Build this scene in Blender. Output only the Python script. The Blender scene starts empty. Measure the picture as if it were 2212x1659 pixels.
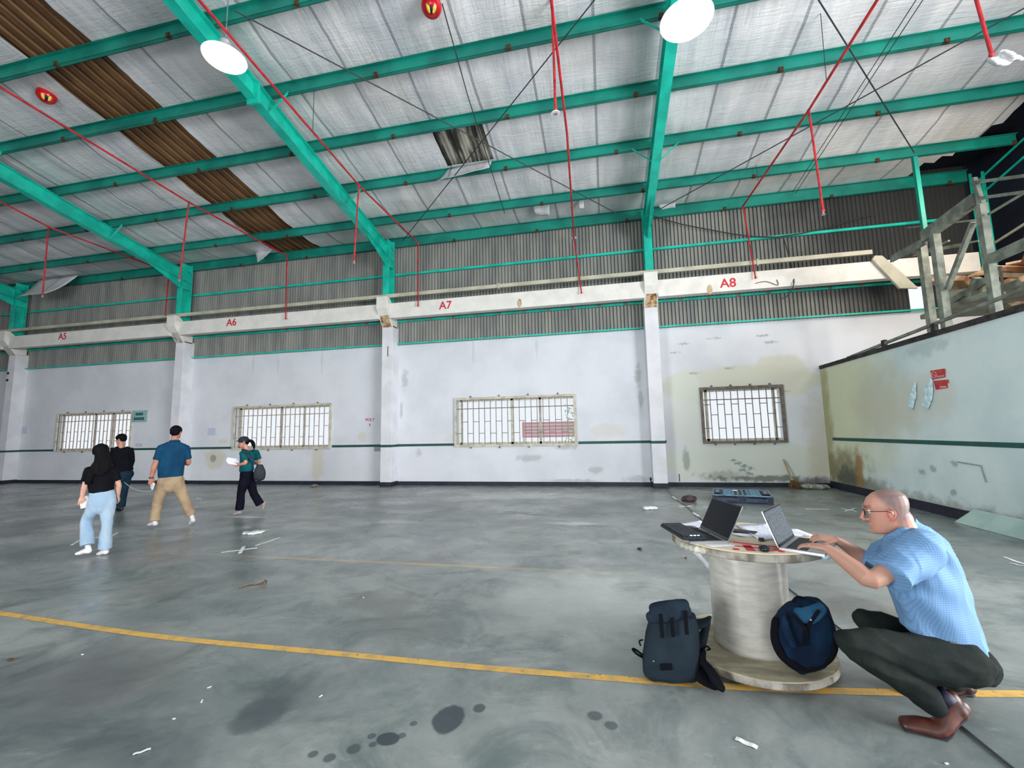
import bpy, bmesh, math, random
from mathutils import Vector, Matrix, Euler, noise
from math import sin, cos, pi, radians

sc = bpy.context.scene
COL = sc.collection
random.seed(7)

# ---------------------------------------------------------------- camera
IW, IH = 2212.0, 1659.0
FPX, YAW, PITCH, ROLL, CAMH = 936.787, 0.2073, 0.1121, -0.0198, 1.5503
def cam_axes():
    cy, sy, cp, sp, cr, sr = cos(YAW), sin(YAW), cos(PITCH), sin(PITCH), cos(ROLL), sin(ROLL)
    f = Vector((-sy*cp, cy*cp, sp)); r = Vector((cy, sy, 0)); u = r.cross(f)
    return cr*r+sr*u, -sr*r+cr*u, f
CR, CU, CF = cam_axes()
CAMP = Vector((0, 0, CAMH))
cd = bpy.data.cameras.new('camera'); cam = bpy.data.objects.new('camera', cd); COL.objects.link(cam)
cd.sensor_width = 36; cd.lens = 36*FPX/IW; cd.clip_start = .05; cd.clip_end = 300
cam.matrix_world = Matrix(((CR.x, CU.x, -CF.x, 0), (CR.y, CU.y, -CF.y, 0), (CR.z, CU.z, -CF.z, CAMH), (0, 0, 0, 1)))
sc.camera = cam

def ray(px, py): return CF + CR*((px-IW/2)/FPX) - CU*((py-IH/2)/FPX)
def hY(px, py, Y): v = ray(px, py); return CAMP + v*(Y/v.y)
def hX(px, py, X): v = ray(px, py); return CAMP + v*(X/v.x)
def hZ(px, py, Z=0.0): v = ray(px, py); return CAMP + v*((Z-CAMH)/v.z)

# ---------------------------------------------------------------- world, light, exposure
w = bpy.data.worlds.new('daylight'); sc.world = w; w.use_nodes = True
bg = w.node_tree.nodes['Background']; bg.inputs[0].default_value = (.90, .95, 1, 1); bg.inputs[1].default_value = 1.08
sc.view_settings.view_transform = 'Standard'; sc.view_settings.look = 'None'
sc.view_settings.gamma = 1; sc.view_settings.use_curve_mapping = False
sc.view_settings.exposure = 0.0
def area(name, loc, target, sx, sy, power, col=(1, 1, 1), spread=180):
    l = bpy.data.lights.new(name, 'AREA'); l.shape = 'RECTANGLE'; l.size = sx; l.size_y = sy; l.energy = power; l.color = col; l.spread = radians(spread)
    o = bpy.data.objects.new(name, l); COL.objects.link(o); o.location = loc
    o.rotation_euler = (Vector(target)-Vector(loc)).to_track_quat('-Z', 'Y').to_euler(); return o
area('daylight_open_back', (-5, -10, 3.0), (-13, 12, 2.2), 16, 4.6, 450, (.97, .98, 1), 75)
area('daylight_open_right', (10.6, .8, 3.0), (-9, 9.0, 4.9), 7.5, 4.8, 2750, (.98, .985, 1))
area('added_fill_left', (-13, -9, 3.0), (5.6, 8.5, 1.4), 6, 4.4, 300, (.95, .98, 1), 60)  # added fill to brighten the right wall and floor, no opening here
area('daylight_torn_cladding', (7.6, 9.0, 6.2), (7.3, 12.7, 4.2), 2.2, 1.6, 110, (1, .86, .72))

# ---------------------------------------------------------------- materials
def S(r, g, b): # sRGB 0-255 to linear
    f = lambda c: (c/255/12.92) if c/255 <= .04045 else ((c/255+.055)/1.055)**2.4
    return (f(r), f(g), f(b), 1)
class NT:
    def __init__(s, name):
        s.m = bpy.data.materials.new(name); s.m.use_nodes = True; s.t = s.m.node_tree; s.n = s.t.nodes; s.l = s.t.links
        s.b = s.n['Principled BSDF']; g = s.n.new('ShaderNodeNewGeometry'); s.pos = g.outputs['Position']
    def node(s, ty, **k):
        n = s.n.new(ty)
        for a, v in k.items(): setattr(n, a, v)
        return n
    def put(s, sock, v):
        if isinstance(v, bpy.types.NodeSocket): s.l.new(v, sock)
        else: sock.default_value = v
    def math(s, op, a, b=0.0, c=0.0):
        n = s.node('ShaderNodeMath', operation=op)
        for i, v in enumerate((a, b, c)): s.put(n.inputs[i], v)
        return n.outputs[0]
    def vmath(s, op, a, b):
        n = s.node('ShaderNodeVectorMath', operation=op); s.put(n.inputs[0], a); s.put(n.inputs[1], b)
        return n.outputs['Value'] if op in ('LENGTH', 'DOT_PRODUCT') else n.outputs[0]
    def noise(s, scale, stretch=(1, 1, 1), detail=4, rough=.55, dist=0.0):
        v = s.vmath('MULTIPLY', s.pos, stretch); n = s.node('ShaderNodeTexNoise')
        s.put(n.inputs['Vector'], v); n.inputs['Scale'].default_value = scale; n.inputs['Detail'].default_value = detail
        n.inputs['Roughness'].default_value = rough; n.inputs['Distortion'].default_value = dist
        return n.outputs['Fac']
    def ramp(s, f, lo, hi, a=0.0, b=1.0):
        n = s.node('ShaderNodeMapRange', interpolation_type='SMOOTHSTEP'); s.put(n.inputs[0], f)
        for i, v in enumerate((lo, hi, a, b)): n.inputs[i+1].default_value = v
        return n.outputs[0]
    def mix(s, f, a, b):
        n = s.node('ShaderNodeMix', data_type='RGBA'); s.put(n.inputs[0], f); s.put(n.inputs[6], a); s.put(n.inputs[7], b); return n.outputs[2]
    def ell(s, c, r, soft=.35, warp=.25, ws=3.0):
        """mask of a stain: 1 inside the ellipse centred c with radii r, ragged edge"""
        d = s.vmath('SUBTRACT', s.pos, c); d = s.vmath('DIVIDE', d, r); L = s.vmath('LENGTH', d, (0, 0, 0))
        nz = s.noise(ws); L = s.math('ADD', L, s.math('MULTIPLY', s.math('SUBTRACT', nz, .5), warp*4))
        return s.ramp(L, 1-soft, 1+soft, 1.0, 0.0)
    def bump(s, h, strength=.3, dist=.02, prev=None):
        n = s.node('ShaderNodeBump'); s.put(n.inputs['Height'], h); n.inputs['Strength'].default_value = strength; n.inputs['Distance'].default_value = dist
        if prev is not None: s.put(n.inputs['Normal'], prev)
        return n.outputs[0]
    def done(s, col=None, rough=None, metal=None, normal=None):
        if col is not None: s.put(s.b.inputs['Base Color'], col)
        if rough is not None: s.put(s.b.inputs['Roughness'], rough)
        if metal is not None: s.put(s.b.inputs['Metallic'], metal)
        if normal is not None: s.put(s.b.inputs['Normal'], normal)
        return s.m
MATS = {}
def mat(name, c1, c2=None, scale=4.0, rough=.6, metal=0.0, bump=0.0, bscale=30.0, stretch=(1, 1, 1), lo=.35, hi=.65):
    if name in MATS: return MATS[name]
    t = NT(name)
    if c2 is None: c2 = tuple(c*.86 for c in c1[:3])+(1,)
    col = t.mix(t.ramp(t.noise(scale, stretch), lo, hi), c1, c2)
    nrm = t.bump(t.noise(bscale), bump, .01) if bump else None
    if rough >= .8: t.b.inputs['Specular IOR Level'].default_value = .12
    MATS[name] = t.done(col, rough, metal, nrm); return MATS[name]
def emat(name, col, strength):
    t = NT(name); t.put(t.b.inputs['Base Color'], col); t.put(t.b.inputs['Emission Color'], col); t.b.inputs['Emission Strength'].default_value = strength
    MATS[name] = t.m; return t.m

# ---------------------------------------------------------------- mesh helpers
def cr_spline(pts, k):
    if k <= 1 or len(pts) < 3: return pts
    out = []
    for i in range(len(pts)-1):
        p0 = pts[max(i-1, 0)]; p1 = pts[i]; p2 = pts[i+1]; p3 = pts[min(i+2, len(pts)-1)]
        for j in range(k):
            t = j/k
            out.append(.5*((2*p1)+(p2-p0)*t+(2*p0-5*p1+4*p2-p3)*t*t+(3*p1-p0-3*p2+p3)*t*t*t))
    out.append(pts[-1]); return out
class MB:
    def __init__(s): s.v = []; s.f = []; s.mi = []; s.cur = 0
    def add(s, vs, fs):
        b = len(s.v); s.v += [Vector(p) for p in vs]; s.f += [[i+b for i in f] for f in fs]; s.mi += [s.cur]*len(fs); return s
    def box(s, c, size, R=None):
        c = Vector(c); h = Vector(size)*.5; vs = []
        for x in (-1, 1):
            for y in (-1, 1):
                for z in (-1, 1):
                    p = Vector((x*h.x, y*h.y, z*h.z)); vs.append(c+(R @ p if R is not None else p))
        return s.add(vs, [(0, 1, 3, 2), (4, 6, 7, 5), (0, 4, 5, 1), (2, 3, 7, 6), (0, 2, 6, 4), (1, 5, 7, 3)])
    def bb(s, a, b): a = Vector(a); b = Vector(b); return s.box((a+b)/2, (abs(b.x-a.x), abs(b.y-a.y), abs(b.z-a.z)))
    def bar(s, a, b, wd, ht, up=(0, 0, 1)):
        a = Vector(a); b = Vector(b); d = (b-a); L = d.length; d.normalize(); up = Vector(up); sd = d.cross(up)
        if sd.length < 1e-4: sd = d.cross(Vector((0, 1, 0)))
        sd.normalize(); u = sd.cross(d); R = Matrix((d, sd, u)).transposed(); return s.box((a+b)/2, (L, wd, ht), R)
    def hexa(s, P): # 8 corners: bottom 4 ccw, top 4 ccw
        return s.add(P, [(3, 2, 1, 0), (4, 5, 6, 7), (0, 1, 5, 4), (1, 2, 6, 5), (2, 3, 7, 6), (3, 0, 4, 7)])
    def loft(s, rings, closed=True, caps=True):
        n = len(rings[0]); vs = [p for r in rings for p in r]; fs = []
        for i in range(len(rings)-1):
            for j in range(n if closed else n-1):
                k = (j+1) % n; fs.append((i*n+j, i*n+k, (i+1)*n+k, (i+1)*n+j))
        if caps: fs.append(tuple(range(n-1, -1, -1))); fs.append(tuple((len(rings)-1)*n+j for j in range(n)))
        return s.add(vs, fs)
    def tube(s, pts, rad, n=12, ref=None, sub=1, round_=False):
        pts = [Vector(p) for p in pts]
        rr = [r if isinstance(r, (tuple, list)) else (r, r) for r in (rad if isinstance(rad, (list,)) else [rad]*len(pts))]
        rv = cr_spline([Vector((a, b, 0)) for a, b in rr], sub); pts = cr_spline(pts, sub)
        rr = [(max(q.x, .0005), max(q.y, .0005)) for q in rv]
        d0 = (pts[1]-pts[0]).normalized(); ref = Vector(ref) if ref is not None else (Vector((0, 0, 1)) if abs(d0.z) < .9 else Vector((1, 0, 0)))
        rings = []; N = len(pts)
        def ring(c, d, a, b, ref):
            sd = d.cross(ref)
            if sd.length < 1e-5: sd = d.orthogonal()
            sd.normalize(); u = sd.cross(d).normalized()
            return [c+sd*(a*cos(2*pi*j/n))+u*(b*sin(2*pi*j/n)) for j in range(n)], u
        for i in range(N):
            d = (pts[min(i+1, N-1)]-pts[max(i-1, 0)]).normalized(); a, b = rr[i]
            if round_ and i == 0:
                for t in (.93, .7, .38): rings.append(ring(pts[0]-d*min(a, b)*t, d, a*math.sqrt(1-t*t), b*math.sqrt(1-t*t), ref)[0])
            rg, ref = ring(pts[i], d, a, b, ref); rings.append(rg)
            if round_ and i == N-1:
                for t in (.38, .7, .93): rings.append(ring(pts[i]+d*min(a, b)*t, d, a*math.sqrt(1-t*t), b*math.sqrt(1-t*t), ref)[0])
        return s.loft(rings)
    def ball(s, c, r, R=None, n=16, m=10):
        c = Vector(c); r = Vector(r) if not isinstance(r, (int, float)) else Vector((r, r, r)); rings = []
        for i in range(1, m):
            t = pi*i/m; rg = []
            for j in range(n):
                p = Vector((r.x*sin(t)*cos(2*pi*j/n), r.y*sin(t)*sin(2*pi*j/n), -r.z*cos(t))); rg.append(c+(R @ p if R is not None else p))
            rings.append(rg)
        b = len(s.v); s.loft(rings, caps=False); lo = Vector((0, 0, -r.z)); hi = Vector((0, 0, r.z))
        if R is not None: lo = R @ lo; hi = R @ hi
        s.v += [c+lo, c+hi]; e = len(s.v)
        for j in range(n):
            k = (j+1) % n; s.f.append([e-2, b+k, b+j]); s.f.append([e-1, b+(m-2)*n+j, b+(m-2)*n+k]); s.mi += [s.cur]*2
        return s
    def cyl(s, a, b, r, n=24, r2=None):
        a = Vector(a); b = Vector(b); return s.tube([a, b], [r, r if r2 is None else r2], n=n)
    def poly(s, pts, nrm, th): # extruded outline
        pts = [Vector(p) for p in pts]; nrm = Vector(nrm).normalized()*th; n = len(pts)
        fs = [tuple(range(n-1, -1, -1)), tuple(range(n, 2*n))]+[(i, (i+1) % n, n+(i+1) % n, n+i) for i in range(n)]
        return s.add(pts+[p+nrm for p in pts], fs)
    def build(s, name, m, parent=None, loc=None, smooth=False, bevel=0.0, **k):
        me = bpy.data.meshes.new(name)
        off = Vector((0, 0, 0))
        if parent is not None: off = wloc(parent)
        if loc is not None: off2 = Vector(loc)
        elif parent is not None: off2 = off
        elif s.v: # origin at the base centre
            xs = [p.x for p in s.v]; ys = [p.y for p in s.v]; zs = [p.z for p in s.v]
            off2 = Vector(((min(xs)+max(xs))/2, (min(ys)+max(ys))/2, min(zs)))
        else: off2 = off
        me.from_pydata([p-off2 for p in s.v], [], s.f)
        for i in (m if isinstance(m, (list, tuple)) else [m]): me.materials.append(i)
        for p, i in zip(me.polygons, s.mi): p.material_index = i
        bm = bmesh.new(); bm.from_mesh(me); bmesh.ops.recalc_face_normals(bm, faces=bm.faces); bm.to_mesh(me); bm.free()
        if smooth:
            for p in me.polygons: p.use_smooth = True
        o = bpy.data.objects.new(name, me); COL.objects.link(o); o.location = off2-off
        if parent is not None: o.parent = parent
        if bevel:
            md = o.modifiers.new('bevel', 'BEVEL'); md.width = bevel; md.segments = 2; md.limit_method = 'ANGLE'
        if k: tag(o, **k)
        return o
def wloc(o):
    v = Vector(o.location)
    while o.parent is not None: o = o.parent; v = v+Vector(o.location)
    return v
def tag(o, label=None, cat=None, group=None, kind=None):
    if label: o['label'] = label
    if cat: o['category'] = cat
    if group: o['group'] = group
    if kind: o['kind'] = kind
    return o
def thing(name, loc, label=None, cat=None, group=None, kind=None):
    o = bpy.data.objects.new(name, None); COL.objects.link(o); o.location = loc; o.empty_display_size = .1
    return tag(o, label, cat, group, kind)
def fuse(mb, name, m, parent=None, voxel=.01, smooth=4, disp=None, col=None, loc=None):
    """closed overlapping shapes -> one continuous skin"""
    me = bpy.data.meshes.new('tmp'); me.from_pydata(mb.v, [], mb.f)
    bm = bmesh.new(); bm.from_mesh(me); bmesh.ops.recalc_face_normals(bm, faces=bm.faces); bm.to_mesh(me); bm.free()
    o = bpy.data.objects.new('tmp', me); COL.objects.link(o)
    r = o.modifiers.new('r', 'REMESH'); r.mode = 'VOXEL'; r.voxel_size = voxel
    if smooth: q = o.modifiers.new('s', 'SMOOTH'); q.factor = .5; q.iterations = smooth
    dg = bpy.context.evaluated_depsgraph_get(); dg.update(); me2 = bpy.data.meshes.new_from_object(o.evaluated_get(dg))
    bpy.data.objects.remove(o); bpy.data.meshes.remove(me); me2.name = name
    off = wloc(parent) if parent is not None else Vector(loc) if loc is not None else Vector((0, 0, 0))
    nr = [v.normal.copy() for v in me2.vertices]
    if col:
        ca = me2.color_attributes.new('tint', 'FLOAT_COLOR', 'POINT')
        for i, v in enumerate(me2.vertices): ca.data[i].color = col(v.co)
    for i, v in enumerate(me2.vertices):
        p = v.co
        if disp: p = p+nr[i]*disp(p)
        v.co = p-off
    me2.materials.clear()
    me2.materials.append(m)
    for p in me2.polygons: p.use_smooth = True; p.material_index = 0
    ob = bpy.data.objects.new(name, me2); COL.objects.link(ob)
    if parent is not None: ob.parent = parent
    else: ob.location = off
    return ob
def text_part(txt, name, m, origin, right, up, size, parent, th=.003, sx=1.0, font=None):
    cu = bpy.data.curves.new('t', 'FONT'); cu.body = txt; cu.size = size; cu.extrude = th; cu.align_x = 'CENTER'; cu.align_y = 'CENTER'; cu.offset = size*.015
    o = bpy.data.objects.new('t', cu); COL.objects.link(o); dg = bpy.context.evaluated_depsgraph_get(); dg.update()
    me = bpy.data.meshes.new_from_object(o.evaluated_get(dg)); bpy.data.objects.remove(o)
    right = Vector(right).normalized(); up = Vector(up).normalized(); n = right.cross(up)
    off = wloc(parent) if parent is not None else Vector(origin)
    for v in me.vertices: v.co = Vector(origin)+right*(v.co.x*sx)+up*v.co.y+n*v.co.z-off
    me.materials.clear(); me.materials.append(m); me.name = name
    ob = bpy.data.objects.new(name, me); COL.objects.link(ob)
    if parent is not None: ob.parent = parent
    else: ob.location = off
    return ob

# ================================================================ SETTING
D, F, X3, BAY, PW = 12.77, 12.35, -6.776, 8.0, .363
XR = 5.61
ZT = 4.45
XL, XE = -33.0, 9.35
def roofz(y):
    """underside of the roof sheets, down from the ridge at y=-3 to the eave"""
    if y > 11.23: return 7.97+(12.61-y)/1.38*.02
    if y < -3: return roofz(-6-y)
    return 7.99+.1935*(11.23-y)

def floor_mat():
    t = NT('worn_concrete')
    a = t.ramp(t.noise(.5, (1, 1.2, 1), 8, .68, .4), .36, .64); b = t.ramp(t.noise(1.5, (1, 1.2, 1), 9, .72, .8), .42, .68)
    c = t.mix(a, S(118, 126, 125), S(158, 162, 159)); c = t.mix(t.math('MULTIPLY', b, .78), c, S(88, 101, 101))
    c = t.mix(t.math('MULTIPLY', t.ramp(t.noise(.7, (1, 1, 1), 5, .6), .5, .7), .45), c, S(122, 110, 106))
    c = t.mix(t.math('MULTIPLY', t.ramp(t.noise(6, (1, 2.2, 1), 5, .7), .58, .8), .30), c, S(205, 210, 208))
    def st(px, py, rx, ry, col, f, soft=.3, warp=.2, ws=4):
        nonlocal c
        p = hZ(px, py); c = t.mix(t.math('MULTIPLY', t.ell(p, (rx, ry, 1), soft, warp, ws), f), c, col)
    dk = S(58, 66, 74)
    st(968, 1553, .085, .12, dk, .9, .12, .12, 9); st(1035, 1530, .035, .04, dk, .8, .2, .1, 9)
    st(838, 1596, .06, .05, dk, .95, .12, .06, 9)
    for x, y, r in ((868, 1589, .022), (803, 1590, .022), (805, 1608, .02), (764, 1618, .035), (676, 1629, .024), (712, 1637, .03), (893, 1563, .02), (1285, 1546, .04), (1320, 1567, .035)): st(x, y, r, r, dk, .7, .2, .08, 9)
    st(565, 1540, .16, .16, dk, .6, .25, .3, 5); st(600, 1485, .2, .12, dk, .4, .5, .4, 4); st(640, 1500, .2, .25, dk, .25, .5, .5, 3)
    st(80, 1500, .7, .5, dk, .5, .6, .4, 1.5); st(230, 1640, .4, .25, dk, .45, .5, .4, 3); st(250, 1560, .5, .3, dk, .25, .6, .4, 2)
    for x, y, rx, ry, f in ((1110, 1108, .28, .18, .9), (1160, 1112, .22, .1, .7), (1290, 1137, .3, .08, .5), (860, 1125, .35, .1, .3), (1150, 1180, .5, .2, .2), (820, 1300, .4, .25, .35), (370, 1270, .5, .35, .35)): st(x, y, rx, ry, S(84, 86, 84), f, .4, .5, 5)
    for x, y, rx, ry, f in ((1120, 1070, 1.3, .5, .55), (1240, 1131, .45, .12, .6), (860, 1127, .4, .15, .4), (540, 1117, .35, .1, .7), (520, 1085, 1.2, .5, .3), (1250, 1300, .8, .8, .4)): st(x, y, rx, ry, S(214, 216, 212), f, .5, .45, 3)
    # worn ochre line further back
    p = hZ(900, 1218); yy = t.node('ShaderNodeSeparateXYZ'); t.put(yy.inputs[0], t.pos)
    m = t.math('LESS_THAN', t.math('ABSOLUTE', t.math('SUBTRACT', yy.outputs[1], p.y)), .035)
    c = t.mix(t.math('MULTIPLY', m, t.math('MULTIPLY', t.ell((hZ(860, 1216).x, p.y, 0), (2.3, .5, 1), .6, .3, 2), t.ramp(t.noise(5), .35, .6, .3, .75))), c, S(196, 168, 116))
    n = t.bump(t.noise(2.2, (1, 1, 1), 8, .7), .25, .02)
    return t.done(c, t.ramp(t.noise(.8, (1, 1, 1), 5), .3, .7, .2, .42), None, n)
def wall_mat():
    t = NT('white_plaster')
    c = t.mix(t.ramp(t.noise(.8, (1, 1, 1), 5), .35, .7), S(219, 221, 227), S(206, 209, 215))
    def st(x, z, rx, rz, col, f, soft=.3, warp=.25, ws=3, y=D):
        nonlocal c
        c = t.mix(t.math('MULTIPLY', t.ell((x, y, z), (rx, .8, rz), soft, warp, ws), f), c, col)
    yel = S(206, 207, 190); gr = S(150, 155, 150); ochre = S(170, 150, 95); blk = S(60, 62, 58)
    st(3.6, 2.75, 2.1, .5, yel, .85, .12, .2, 2.0); st(4.7, 3.15, .65, .35, yel, .8, .15, .3, 3); st(2.3, 2.0, .45, 1.2, S(212, 216, 206), .7, .2, .2, 2)
    st(3.7, .65, 2.2, .55, S(208, 214, 200), .8, .15, .25, 2); st(3.1, .3, .5, .12, gr, .6, .5, .6, 5); st(4.0, .22, 1.0, .07, blk, .7, .6, .8, 6)
    st(5.45, 1.0, .3, 1.1, ochre, .35, .7, .4, 3); st(5.3, .12, .5, .12, blk, .8, .6, .5, 5)
    st(2.15, .75, .09, .28, gr, .8, .4, .3, 6)
    for x, z in ((3.45, .62), (3.6, .55), (3.55, .45), (3.75, .48), (3.7, .35), (3.35, .7)): st(x, z, .08, .035, S(90, 125, 116), .7, .5, .8, 14)
    for x, z in ((2.3, 3.95), (3.1, 4.05), (4.3, 4.05), (4.5, 3.85), (3.4, 3.2), (2.5, 3.1), (4.7, 2.5), (2.0, 3.7)): st(x, z, .12, .025, S(140, 140, 136), .6, .8, 1.3, 14)
    for x, z, rx, rz, f in ((-13.3, .87, .42, .34, .75), (-13.35, .87, .12, .12, .9), (-9.25, .7, .22, .6, .7), (-7.65, 1.5, .16, .15, .6), (.1, 1.55, .5, .2, .35), (-4.6, 1.4, .3, .12, .3), (-13, 1.45, .22, .08, .5)): st(x, z, rx, rz, S(205, 198, 178) if f != .9 else S(150, 150, 140), f, .3, .3, 4)
    for x, z, rx, rz in ((-.3, .45, .18, .1), (-1.2, .15, .5, .05), (-.5, .12, .3, .06), (.8, .2, .3, .1), (-6.3, 2.3, .05, .25), (-2.2, .8, .3, .1), (-1.1, 1.1, .25, .06), (-6.2, 3.3, .1, .3), (-5.7, 1.0, .1, .1), (1.0, 3.1, .08, .3), (1.05, 2.4, .06, .25)): st(x, z, rx, rz, gr, .5, .6, .6, 6)
    for x in (-11.9, -10.9, -9.2, -3.9, -1.9): st(x, 4.1, .04, .35, S(190, 195, 196), .6, .5, .5, 4)
    n = t.bump(t.noise(3, (1, 1, 1), 7, .65), .18, .02)
    return t.done(c, .75, None, n)
def rwall_mat():
    t = NT('stained_plaster')
    c = t.mix(t.ramp(t.noise(1.0, (1, 1, 1), 5), .35, .7), S(214, 226, 226), S(196, 212, 212))
    def st(y, z, ry, rz, col, f, soft=.3, warp=.25, ws=3):
        nonlocal c
        c = t.mix(t.math('MULTIPLY', t.ell((XR, y, z), (.8, ry, rz), soft, warp, ws), f), c, col)
    st(12.0, 1.9, 1.9, 1.6, S(208, 210, 172), .85, .5, .25, 1.2); st(10.4, 2.0, 1.0, .8, S(188, 186, 165), .7, .5, .3, 2.2)
    st(12.7, 1.6, .28, 1.9, S(150, 142, 92), .7, .5, .4, 3); st(12.2, .5, .9, .45, S(120, 108, 66), .75, .5, .5, 3)
    st(11.9, .35, .5, .3, S(70, 74, 62), .8, .5, .6, 4); st(11.3, .2, .8, .2, S(96, 92, 70), .7, .6, .6, 4); st(9, .12, 3, .14, S(120, 126, 112), .6, .7, .8, 5)
    st(11.4, .6, .16, .4, S(150, 108, 50), .8, .5, .4, 5)
    st(9.0, 2.0, .6, .4, S(196, 192, 176), .5, .5, .3, 3); st(8.9, 2.9, .5, .12, S(160, 176, 176), .5, .5, .6, 5)
    for y, z in ((9.4, .7), (9.1, .78), (8.6, .9), (8.7, .42)): st(y, z, .07, .05, S(120, 130, 130), .6, .6, .7, 11)
    n = t.bump(t.noise(3, (1, 1, 1), 7, .65), .22, .02)
    return t.done(c, .75, None, n)
def foil_mat():
    t = NT('silver_foil_insulation')
    sx = t.node('ShaderNodeSeparateXYZ'); t.put(sx.inputs[0], t.pos); x = sx.outputs[0]
    fr = t.math('FRACT', t.math('DIVIDE', t.math('ADD', x, 100.35), 1.21)); seam = t.math('LESS_THAN', fr, .045)
    st = t.noise(2.2, (1, .16, 1), 4, .6)
    c = t.mix(t.ramp(st, .3, .7), S(214, 218, 224), S(242, 242, 244))
    c = t.mix(t.math('MULTIPLY', t.ramp(t.noise(.6), .45, .75), .3), c, S(206, 196, 182))
    c = t.mix(t.math('MULTIPLY', seam, .6), c, S(104, 110, 118))
    w1 = t.noise(2.6, (.8, 7, 3), 5, .6, .8); w2 = t.noise(1.6, (2.6, .22, 1), 4, .6)
    n = t.bump(w2, .38, .1); n = t.bump(w1, .42, .045, n)
    return t.done(c, .5, .2, n)
def clad_mat():
    t = NT('weathered_corrugated_cladding')
    c = t.mix(t.ramp(t.noise(1.5, (2, 1, .3), 5), .3, .7), S(150, 150, 142), S(118, 122, 120))
    sx = t.node('ShaderNodeSeparateXYZ'); t.put(sx.inputs[0], t.pos)
    void_shade = t.ramp(t.math('ADD', t.math('ADD', sx.outputs[0], t.math('MULTIPLY', sx.outputs[2], .55)), t.math('MULTIPLY', t.noise(1.1), 2.4)), 8.6, 11.6, 0, .93); c = t.mix(void_shade, c, S(24, 26, 30))  # gloom of the void at right painted into the cladding colour
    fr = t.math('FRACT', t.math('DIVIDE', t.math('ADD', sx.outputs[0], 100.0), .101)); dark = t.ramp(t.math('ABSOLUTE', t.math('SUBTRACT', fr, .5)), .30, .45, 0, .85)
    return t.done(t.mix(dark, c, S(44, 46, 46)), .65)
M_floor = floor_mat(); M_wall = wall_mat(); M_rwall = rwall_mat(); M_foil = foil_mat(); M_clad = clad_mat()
M_teal = mat('teal_painted_steel', S(26, 200, 176), S(16, 172, 152), 2.5, .42, 0, .1, 25)
M_teald = mat('teal_purlin_paint', S(14, 140, 122), S(8, 112, 100), 1.2, .5, 0, .1, 25)
M_rust = mat('rusty_clip', S(96, 70, 48), S(60, 45, 36), 30, .8)
M_white = mat('white_concrete', S(232, 229, 222), S(220, 218, 212), 3, .7, 0, .2, 14)
M_pillar = mat('white_pillar_paint', S(226, 226, 231), S(214, 215, 220), 2, .7, 0, .2, 14)
M_navy = mat('black_skirting_paint', S(22, 26, 42), S(34, 38, 50), 6, .6)
M_green = mat('dark_green_stripe_paint', S(20, 84, 74), S(26, 70, 66), 8, .6)
M_beige = mat('beige_rail_paint', S(196, 192, 172), S(170, 168, 150), 2, .6)
M_red = mat('red_pipe_paint', S(205, 40, 48), S(160, 30, 40), 6, .45)
M_redtxt = mat('red_stencil_paint', S(208, 48, 66), S(190, 40, 60), 20, .7)
M_wframe = mat('cream_window_paint', S(206, 202, 186), S(176, 172, 156), 6, .6)
M_wrust = mat('rusted_window_steel', S(120, 112, 104), S(96, 84, 76), 8, .7)
M_metal = mat('galvanised_fitting', S(190, 192, 196), S(150, 152, 158), 20, .35, .7)
M_dark = mat('dark_wire', S(52, 52, 56), S(40, 40, 44), 10, .6)
M_grn = mat('grey_green_steel', S(132, 138, 124), S(96, 100, 92), 5, .6)

TORN0, TORN1 = 9.65, .5
V_ = Vector
# floor
MB().bb((XL, -13, -.15), (14, 13.6, 0)).build('floor', M_floor, kind='structure')
def wall_holes(name, x0, x1, z0, z1, y0, y1, holes, m):
    b = MB(); x = x0
    for a, c, lo, hi in sorted(holes):
        b.bb((x, y0, z0), (a, y1, z1)); b.bb((a, y0, z0), (c, y1, lo)); b.bb((a, y0, hi), (c, y1, z1)); x = c
    b.bb((x, y0, z0), (x1, y1, z1)); return b.build(name, m, kind='structure')
WIN = [(-28.5, -24.9, 1.22, 2.58), (-20.55, -17.02, 1.22, 2.58), (-12.5, -8.84, 1.22, 2.58), (-4.44, -.86, 1.22, 2.58), (2.68, 4.62, 1.22, 2.62)]
wall_holes('wall_far', XL, XE, 0, ZT, D, D+.22, WIN, M_wall)
# corrugated cladding above the plaster, one hole torn in it at the far right
def clad(name, x0, x1, z0, z1, y, m=M_clad, pitch=.101, amp=.022):
    xs = []; n = int((x1-x0)/pitch)
    top = []; bot = []
    for i in range(n):
        for fx, fy in ((0, 0), (.28, 0), (.42, 1), (.58, 1), (.72, 0)):
            xx = x0+(i+fx)*pitch
            if 0: pass
            top.append((xx, y+amp*fy, z1)); bot.append((xx, y+amp*fy, z0))
    top.append((x0+n*pitch, y, z1)); bot.append((x0+n*pitch, y, z0))
    b = MB(); b.loft([bot, top], closed=False, caps=False); return b
xh = XL+int((7.9-XL)/.101)*.101
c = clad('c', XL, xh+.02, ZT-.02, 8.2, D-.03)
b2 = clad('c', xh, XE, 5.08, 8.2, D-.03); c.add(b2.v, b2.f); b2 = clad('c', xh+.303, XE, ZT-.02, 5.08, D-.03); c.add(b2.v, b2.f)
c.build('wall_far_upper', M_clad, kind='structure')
MB().bb((XL-.2, -13, 0), (XL, 13, 10)).build('wall_left', M_wall, kind='structure')
MB().bb((XL, -13.2, 0), (-4, -13, 10)).bb((-4, -13.2, 4.4), (14, -13, 10)).build('wall_back', M_wall, kind='structure')
MB().bb((XR, 6.2, 0), (XR+.18, D, 3.05)).build('wall_right', M_rwall, kind='structure')
M_rustwall = mat('rust_streaked_wall', S(222, 205, 180), S(176, 112, 52), 1.3, .8, 0, .4, 6, (1, 1, .35), .42, .6)
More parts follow.
